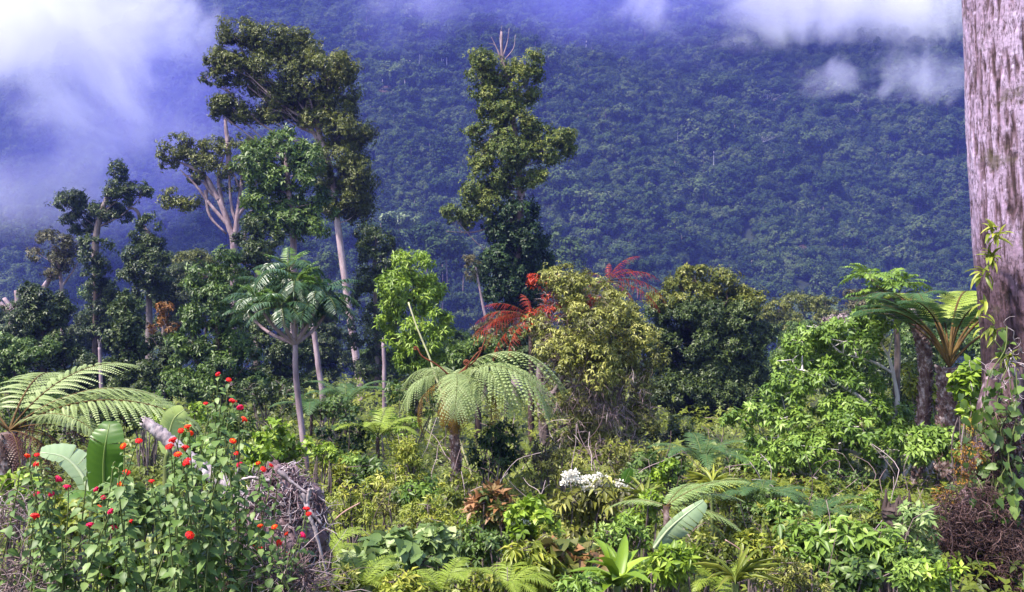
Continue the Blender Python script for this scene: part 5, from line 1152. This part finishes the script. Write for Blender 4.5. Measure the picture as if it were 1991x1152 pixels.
for lab, pts, D, r0, r1, b in (('dark rotting stump below the tiered shrub, in front of its stem', [(1762, 1200), (1758, 1100), (1748, 1010), (1742, 985)], 7.2, .15, .10, 'dark'),
      ):
    root = thing('dark_stump', lab, 'stump', gp(pts[0][0], D)); mb = MB()
    tube(mb, [gp(pts[0][0], D) - [0, 0, .1]] + [P(*q, D) for q in pts], r0, r1, 20, 10, wob=.12, rng=rng); mb.build('trunk', B[b], root)
    mb = MB(); twigs(mb, rng, [(P(*pts[1], D), (r0, r0, .3))], 70, .18, .004, .5, .6); mb.build('hanging_root', B['root'], root); tq = P(*pts[-1], D); mb = MB()
    for q in range(16): o = tq + np.append(rng.normal(0, r1 * .55, 2), -.04); tube(mb, [o, o + np.array([rng.normal(0, .02), 0, rng.uniform(.05, .2)])], .025, .004, 5, 2)
    mb.build('splinter', B['dark'], root)
for lab, pts, D, r, b in (('thin pale leaning stick in front of the bright yellow-green tree', [(930, 960), (880, 820), (846, 730), (835, 695), (812, 640), (794, 588)], 12, .016, 'yellowstick'),
      ('thin arching dry stalk rising from the bleached root ball', [(592, 1098), (620, 1050), (660, 1003), (700, 978)], 4.6, .006, 'straw'),
      ('two crossed dry pinkish stalks right of the arching silvery fern', [(1478, 1140), (1462, 1100), (1440, 1070), (1410, 1050)], 5.0, .005, 'straw')):
    bm = {'yellowstick': barkmat('pale_stick', [(.3, .28, .14), (.42, .4, .22), (.55, .5, .32)], 20, .3), 'straw': m_straw}[b]
    root = thing('dry_stick', lab, 'stick', gp(pts[0][0], D)); mb = MB()
    tube(mb, [gp(pts[0][0], D)] + [P(*q, D) for q in pts], r, r * .7, 6, 6, rng=rng); mb.build('stalk', bm, root)

# ------------------------------------------------------------------ lantana
FL = [(424,728),(445,739),(453,780),(467,793),(475,816),(400,785),(365,830),(352,838),(370,843),(453,858),(460,882),(466,904),(502,901),(527,906),(512,913),(270,858),(240,868),(336,856),(330,869),(361,871),(346,884),(363,899),(246,919),(236,943),(295,936),(53,887),(72,885),(71,902),(114,932),(130,947),(72,961),(100,961),(187,952),(201,968),(193,988),(215,995),(254,1014),(360,969),(374,985),(68,1004),(89,1018),(175,1021),(221,1026),(369,1041),(467,1013),(506,1023),(534,1025),(495,1059),(505,1068),(557,1038),(589,1041),(559,1077),(543,1056),(600,1000),(596,990)]
COLR = {0: (.25, .12), 1: (.05, .1), 2: (.55, .25)}
def head_mesh(kind, seed):
    rng = np.random.default_rng(seed); mb = MB(); n = 26; R = .019
    i = np.arange(n); ph = np.arccos(1 - (i + .5) / n * .95); th = i * 2.39996
    d = np.stack([np.sin(ph) * np.cos(th), np.sin(ph) * np.sin(th), np.cos(ph)], 1); o = d * R * np.array([1, 1, .5])
    base, inner = {'red': (.38, .62), 'pink': (.06, .12), 'orange': (.62, .98)}[kind]
    tn = np.clip(np.where(ph < .6, inner, base) + rng.normal(0, .06, n), 0, 1)
    ref = unit(np.cross(d, rdirs(rng, n))); bi = np.cross(d, ref)
    for k in range(4):
        a = k * math.pi / 2; rd = ref * math.cos(a) + bi * math.sin(a)
        leaves(mb, 'diamond', o, unit(rd + d * .25), d, .0072, .0062, np.clip(tn + (0 if k % 2 else .04), 0, 1))
    mb.add([(0.0, 0, -.02)] + [(R * .8 * math.cos(a), R * .8 * math.sin(a), .002) for a in np.linspace(0, 6.28, 9)[:-1]], np.array([[0, 1 + k, 1 + (k + 1) % 8] for k in range(8)]), base)
    return mb.mesh('flower_head', G['flower'])
HM = {k: [head_mesh(k, 10 * q + s) for s in range(2)] for q, k in enumerate(('red', 'pink', 'orange'))}
def lantana(label, D, bases, fl, extra, seed):
    rng = np.random.default_rng(seed); b0 = gp(bases[0], D); root = thing('lantana_shrub', label, 'flowering shrub', b0, 'red-flowered lantana shrubs')
    st = MB(); lf = MB()
    targets = [(x, y, True) for x, y in fl] + [(x, y, False) for x, y in extra]
    for x, y, isf in targets:
        dd = D + rng.uniform(-.28, .28); tip = P(x, y, dd); bx = min(bases, key=lambda q: abs(q - x) + rng.uniform(0, 60)); b = gp(bx, D) + rng.normal(0, .03, 3) * [1, 1, 0]
        mid = b * .5 + tip * .5 + np.array([rng.normal(0, .10), rng.normal(0, .10), .05]); pts = smooth_path([b, mid, tip * .85 + mid * .15 + [rng.normal(0, .01), 0, .03], tip], 12)
        tube(st, pts[::2], .0042, .0018, 5, 1, rng=rng)
        ln = np.concatenate([[0], np.cumsum(np.linalg.norm(np.diff(pts, axis=0), axis=1))]); tot = ln[-1]
        pos = tot - np.cumsum(rng.uniform(.026, .052, 22)) + .012; pos = pos[pos > tot * rng.uniform(.3, .6)]
        for k, q in enumerate(pos):
            o = np.array([np.interp(q, ln, pts[:, c]) for c in range(3)]); t = unit(np.array([np.interp(min(q + .02, tot), ln, pts[:, c]) for c in range(3)]) - o + [0, 0, 1e-4])
            a = k * 1.57 + rng.uniform(-.5, .5); r1 = unit(np.cross(t, [math.cos(a), math.sin(a), .2])); L = rng.uniform(.036, .062) * min(1, .5 + .18 * k)
            for s_ in (1, -1):
                if rng.random() < .1: continue
                d = unit(r1 * s_ + t * rng.uniform(.0, .5) - np.array([0, 0, rng.uniform(.2, 1.0)]))
                leaves(lf, 'broad', (o + r1 * s_ * .006)[None], d[None], unit(np.array([0, -.25, .8]) + t * .4 + rng.normal(0, .3, 3))[None], L, L * .62, np.clip(rng.uniform(.05, .9), 0, 1))
        if isf:
            kd = ['red', 'red', 'pink', 'orange'][int(rng.integers(4))]
            if x < 205 and y > 925 and y < 975: kd = 'pink'
            if (x, y) in ((346, 884), (360, 969), (374, 985), (89, 1018), (475, 816)): kd = 'orange'
            o = link('flower_head', HM[kd][int(rng.integers(2))], root, Vector(tip) - Vector(b0), (rng.uniform(-.1, .9), rng.uniform(-.4, .4), rng.uniform(0, 6)), rng.uniform(.5, .86))
    st.build('stem', B['green'], root); lf.build('foliage', G['lant'], root)
rx_ = np.random.default_rng(2)
sp = [f for f in FL if f[0] > 390 and f[1] < 920]; rt = [f for f in FL if f[0] > 440 and f[1] > 920]; le = [f for f in FL if f[0] < 205 and f not in sp]; ml = [f for f in FL if f not in sp + rt + le]
lantana('tall lantana with a leafy spire of red flowers rising above the others', 3.7, [395, 420], sp, [(430, 770), (415, 800), (440, 840), (400, 860), (425, 880), (450, 930), (480, 940), (540, 930), (410, 930)], 1)
lantana('lantana in the corner with pink and red flowers beneath the banana leaves', 3.6, [60, 130, 180], le, [(int(rx_.uniform(0, 210)), int(rx_.uniform(900, 1080))) for _ in range(12)], 2)
lantana('lantana with orange-red flowers across the grey fallen log', 3.5, [255, 300, 340, 390], ml, [(int(rx_.uniform(200, 440)), int(rx_.uniform(890, 1080))) for _ in range(20)], 3)
lantana('low lantana with red flowers in front of the bleached root ball', 3.6, [440, 500, 560], rt, [(470, 1060), (520, 1080), (430, 1010), (580, 1060), (540, 1100), (450, 980)], 4)
# ------------------------------------------------------------------ clouds and haze
def cloud_mat(name, dens, soft, scale, thr, col=(.95, .95, 1.0), namp=2.2):
    m = bpy.data.materials.new(name); m.use_nodes = True; t = m.node_tree; t.nodes.clear()
    out = t.nodes.new('ShaderNodeOutputMaterial'); v = t.nodes.new('ShaderNodeVolumePrincipled')
    v.inputs['Color'].default_value = (*col, 1); v.inputs['Anisotropy'].default_value = 0.0
    tc = t.nodes.new('ShaderNodeTexCoord'); ln = t.nodes.new('ShaderNodeVectorMath'); ln.operation = 'LENGTH'
    t.links.new(tc.outputs['Object'], ln.inputs[0])
    geo = t.nodes.new('ShaderNodeNewGeometry')
    n = t.nodes.new('ShaderNodeTexNoise'); n.inputs['Scale'].default_value = scale; n.inputs['Detail'].default_value = 6; n.inputs['Roughness'].default_value = .62; n.inputs['Distortion'].default_value = .6
    t.links.new(geo.outputs['Position'], n.inputs['Vector'])
    def M(op, a, b, c=None):
        q = t.nodes.new('ShaderNodeMath'); q.operation = op
        for i, k in enumerate((a, b, c)):
            if k is None: continue
            if isinstance(k, (int, float)): q.inputs[i].default_value = k
            else: t.links.new(k, q.inputs[i])
        return q.outputs[0]
    fall = M('SUBTRACT', 1.0, ln.outputs['Value'])                 # 1 at the centre, 0 at the rim
    val = M('ADD', M('MULTIPLY', fall, soft), M('MULTIPLY', M('SUBTRACT', n.outputs[0], .5), namp))
    val = M('SUBTRACT', val, thr)
    q = t.nodes.new('ShaderNodeMath'); q.operation = 'MULTIPLY'; q.use_clamp = True; t.links.new(val, q.inputs[0]); q.inputs[1].default_value = 1.6
    rim = M('MULTIPLY', fall, 5.0); rim = M('MINIMUM', rim, 1.0)
    d = M('MULTIPLY', M('MULTIPLY', q.outputs[0], rim), dens)
    t.links.new(d, v.inputs['Density']); t.links.new(v.outputs[0], out.inputs['Volume'])
    return m
def ball(seg=32, rings=20):
    th = np.linspace(0, math.pi, rings + 1); ph = np.linspace(0, 2 * math.pi, seg, endpoint=False)
    V = np.stack([np.sin(th)[:, None] * np.cos(ph), np.sin(th)[:, None] * np.sin(ph), np.cos(th)[:, None] * np.ones(seg)], -1).reshape(-1, 3)
    i = np.arange(rings)[:, None] * seg; j = np.arange(seg)[None]; q = np.stack([i + j, i + seg + j, i + seg + (j + 1) % seg, i + (j + 1) % seg], -1).reshape(-1, 4)
    return V, q
def cloud(label, px, py, rx, ry, D, dep, mat):
    V, q = ball(); mb = MB(); mb.add(V, q)
    o = link('cloud', mb.mesh('cloud', mat)); o.location = P(px, py, D); k = D / F; o.scale = (rx * k, dep, ry * k)
    return tag(o, label, 'cloud', kind='stuff')
c_thick = cloud_mat('thick_cloud', .026, 1.6, .022, .52, namp=4.8)
c_mid = cloud_mat('mid_cloud', .010, 1.3, .022, .42, (.90, .89, 1.0), 5.2)
c_soft = cloud_mat('soft_cloud', .011, 1.4, .020, .40, (.82, .80, 1.0), 3.6)
c_wisp = cloud_mat('wisp_cloud', .022, 1.3, .05, .50, (.8, .8, 1.0), 5.0)
c_veil = cloud_mat('veil_mist', .0058, 1.2, .012, .25, (.33, .33, 1.0), 2.5)
cloud('thick white cloud filling the corner above the misty slope', 60, 60, 440, 300, 300, 60, c_thick)
cloud('soft lilac mist hanging over the slope left of the tall leaning tree', 190, 220, 300, 210, 285, 46, c_mid)
cloud('thin mist trailing low over the slope above the tufted dark tree', 70, 370, 360, 150, 300, 40, c_soft)
cloud('long white cloud bank along the top of the slope', 1560, 0, 440, 105, 425, 40, c_thick)
cloud('white end of the cloud bank behind the top of the big trunk', 1800, 15, 230, 110, 425, 36, c_thick)
cloud('small white cloud at the top edge between the two tall trees', 830, 0, 190, 70, 430, 30, c_soft)
cloud('small detached wisp on the slope, the smaller of the two wisps', 1608, 148, 85, 50, 375, 18, c_wisp)
cloud('detached wisp on the slope beside the big trunk', 1795, 150, 150, 75, 375, 22, c_wisp)
cloud('violet mist veiling the top of the slope below the cloud bank', 1250, -10, 900, 190, 420, 70, c_veil)
cloud('violet mist over the misty slope behind the tall leaning tree', 230, 200, 540, 330, 330, 90, c_veil)
hz = bpy.data.materials.new('haze_air'); hz.use_nodes = True; ht = hz.node_tree; ht.nodes.clear()
ho = ht.nodes.new('ShaderNodeOutputMaterial'); hv = ht.nodes.new('ShaderNodeVolumePrincipled')
hv.inputs['Color'].default_value = (.21, .25, 1.0, 1); hv.inputs['Density'].default_value = .00036; hv.inputs['Anisotropy'].default_value = 0.0
ht.links.new(hv.outputs[0], ho.inputs['Volume'])
hx0, hx1, hy0, hy1, hz0, hz1 = -920, 720, -30, 1120, -90, 385
mb = MB(); mb.add([(x, y, z_) for z_ in (hz0, hz1) for y in (hy0, hy1) for x in (hx0, hx1)], np.array([[0, 2, 3, 1], [4, 5, 7, 6], [0, 1, 5, 4], [2, 6, 7, 3], [0, 4, 6, 2], [1, 3, 7, 5]]))
tag(mb.build('haze', hz), 'blue-violet haze lying over the valley and the slope', 'haze', kind='stuff')
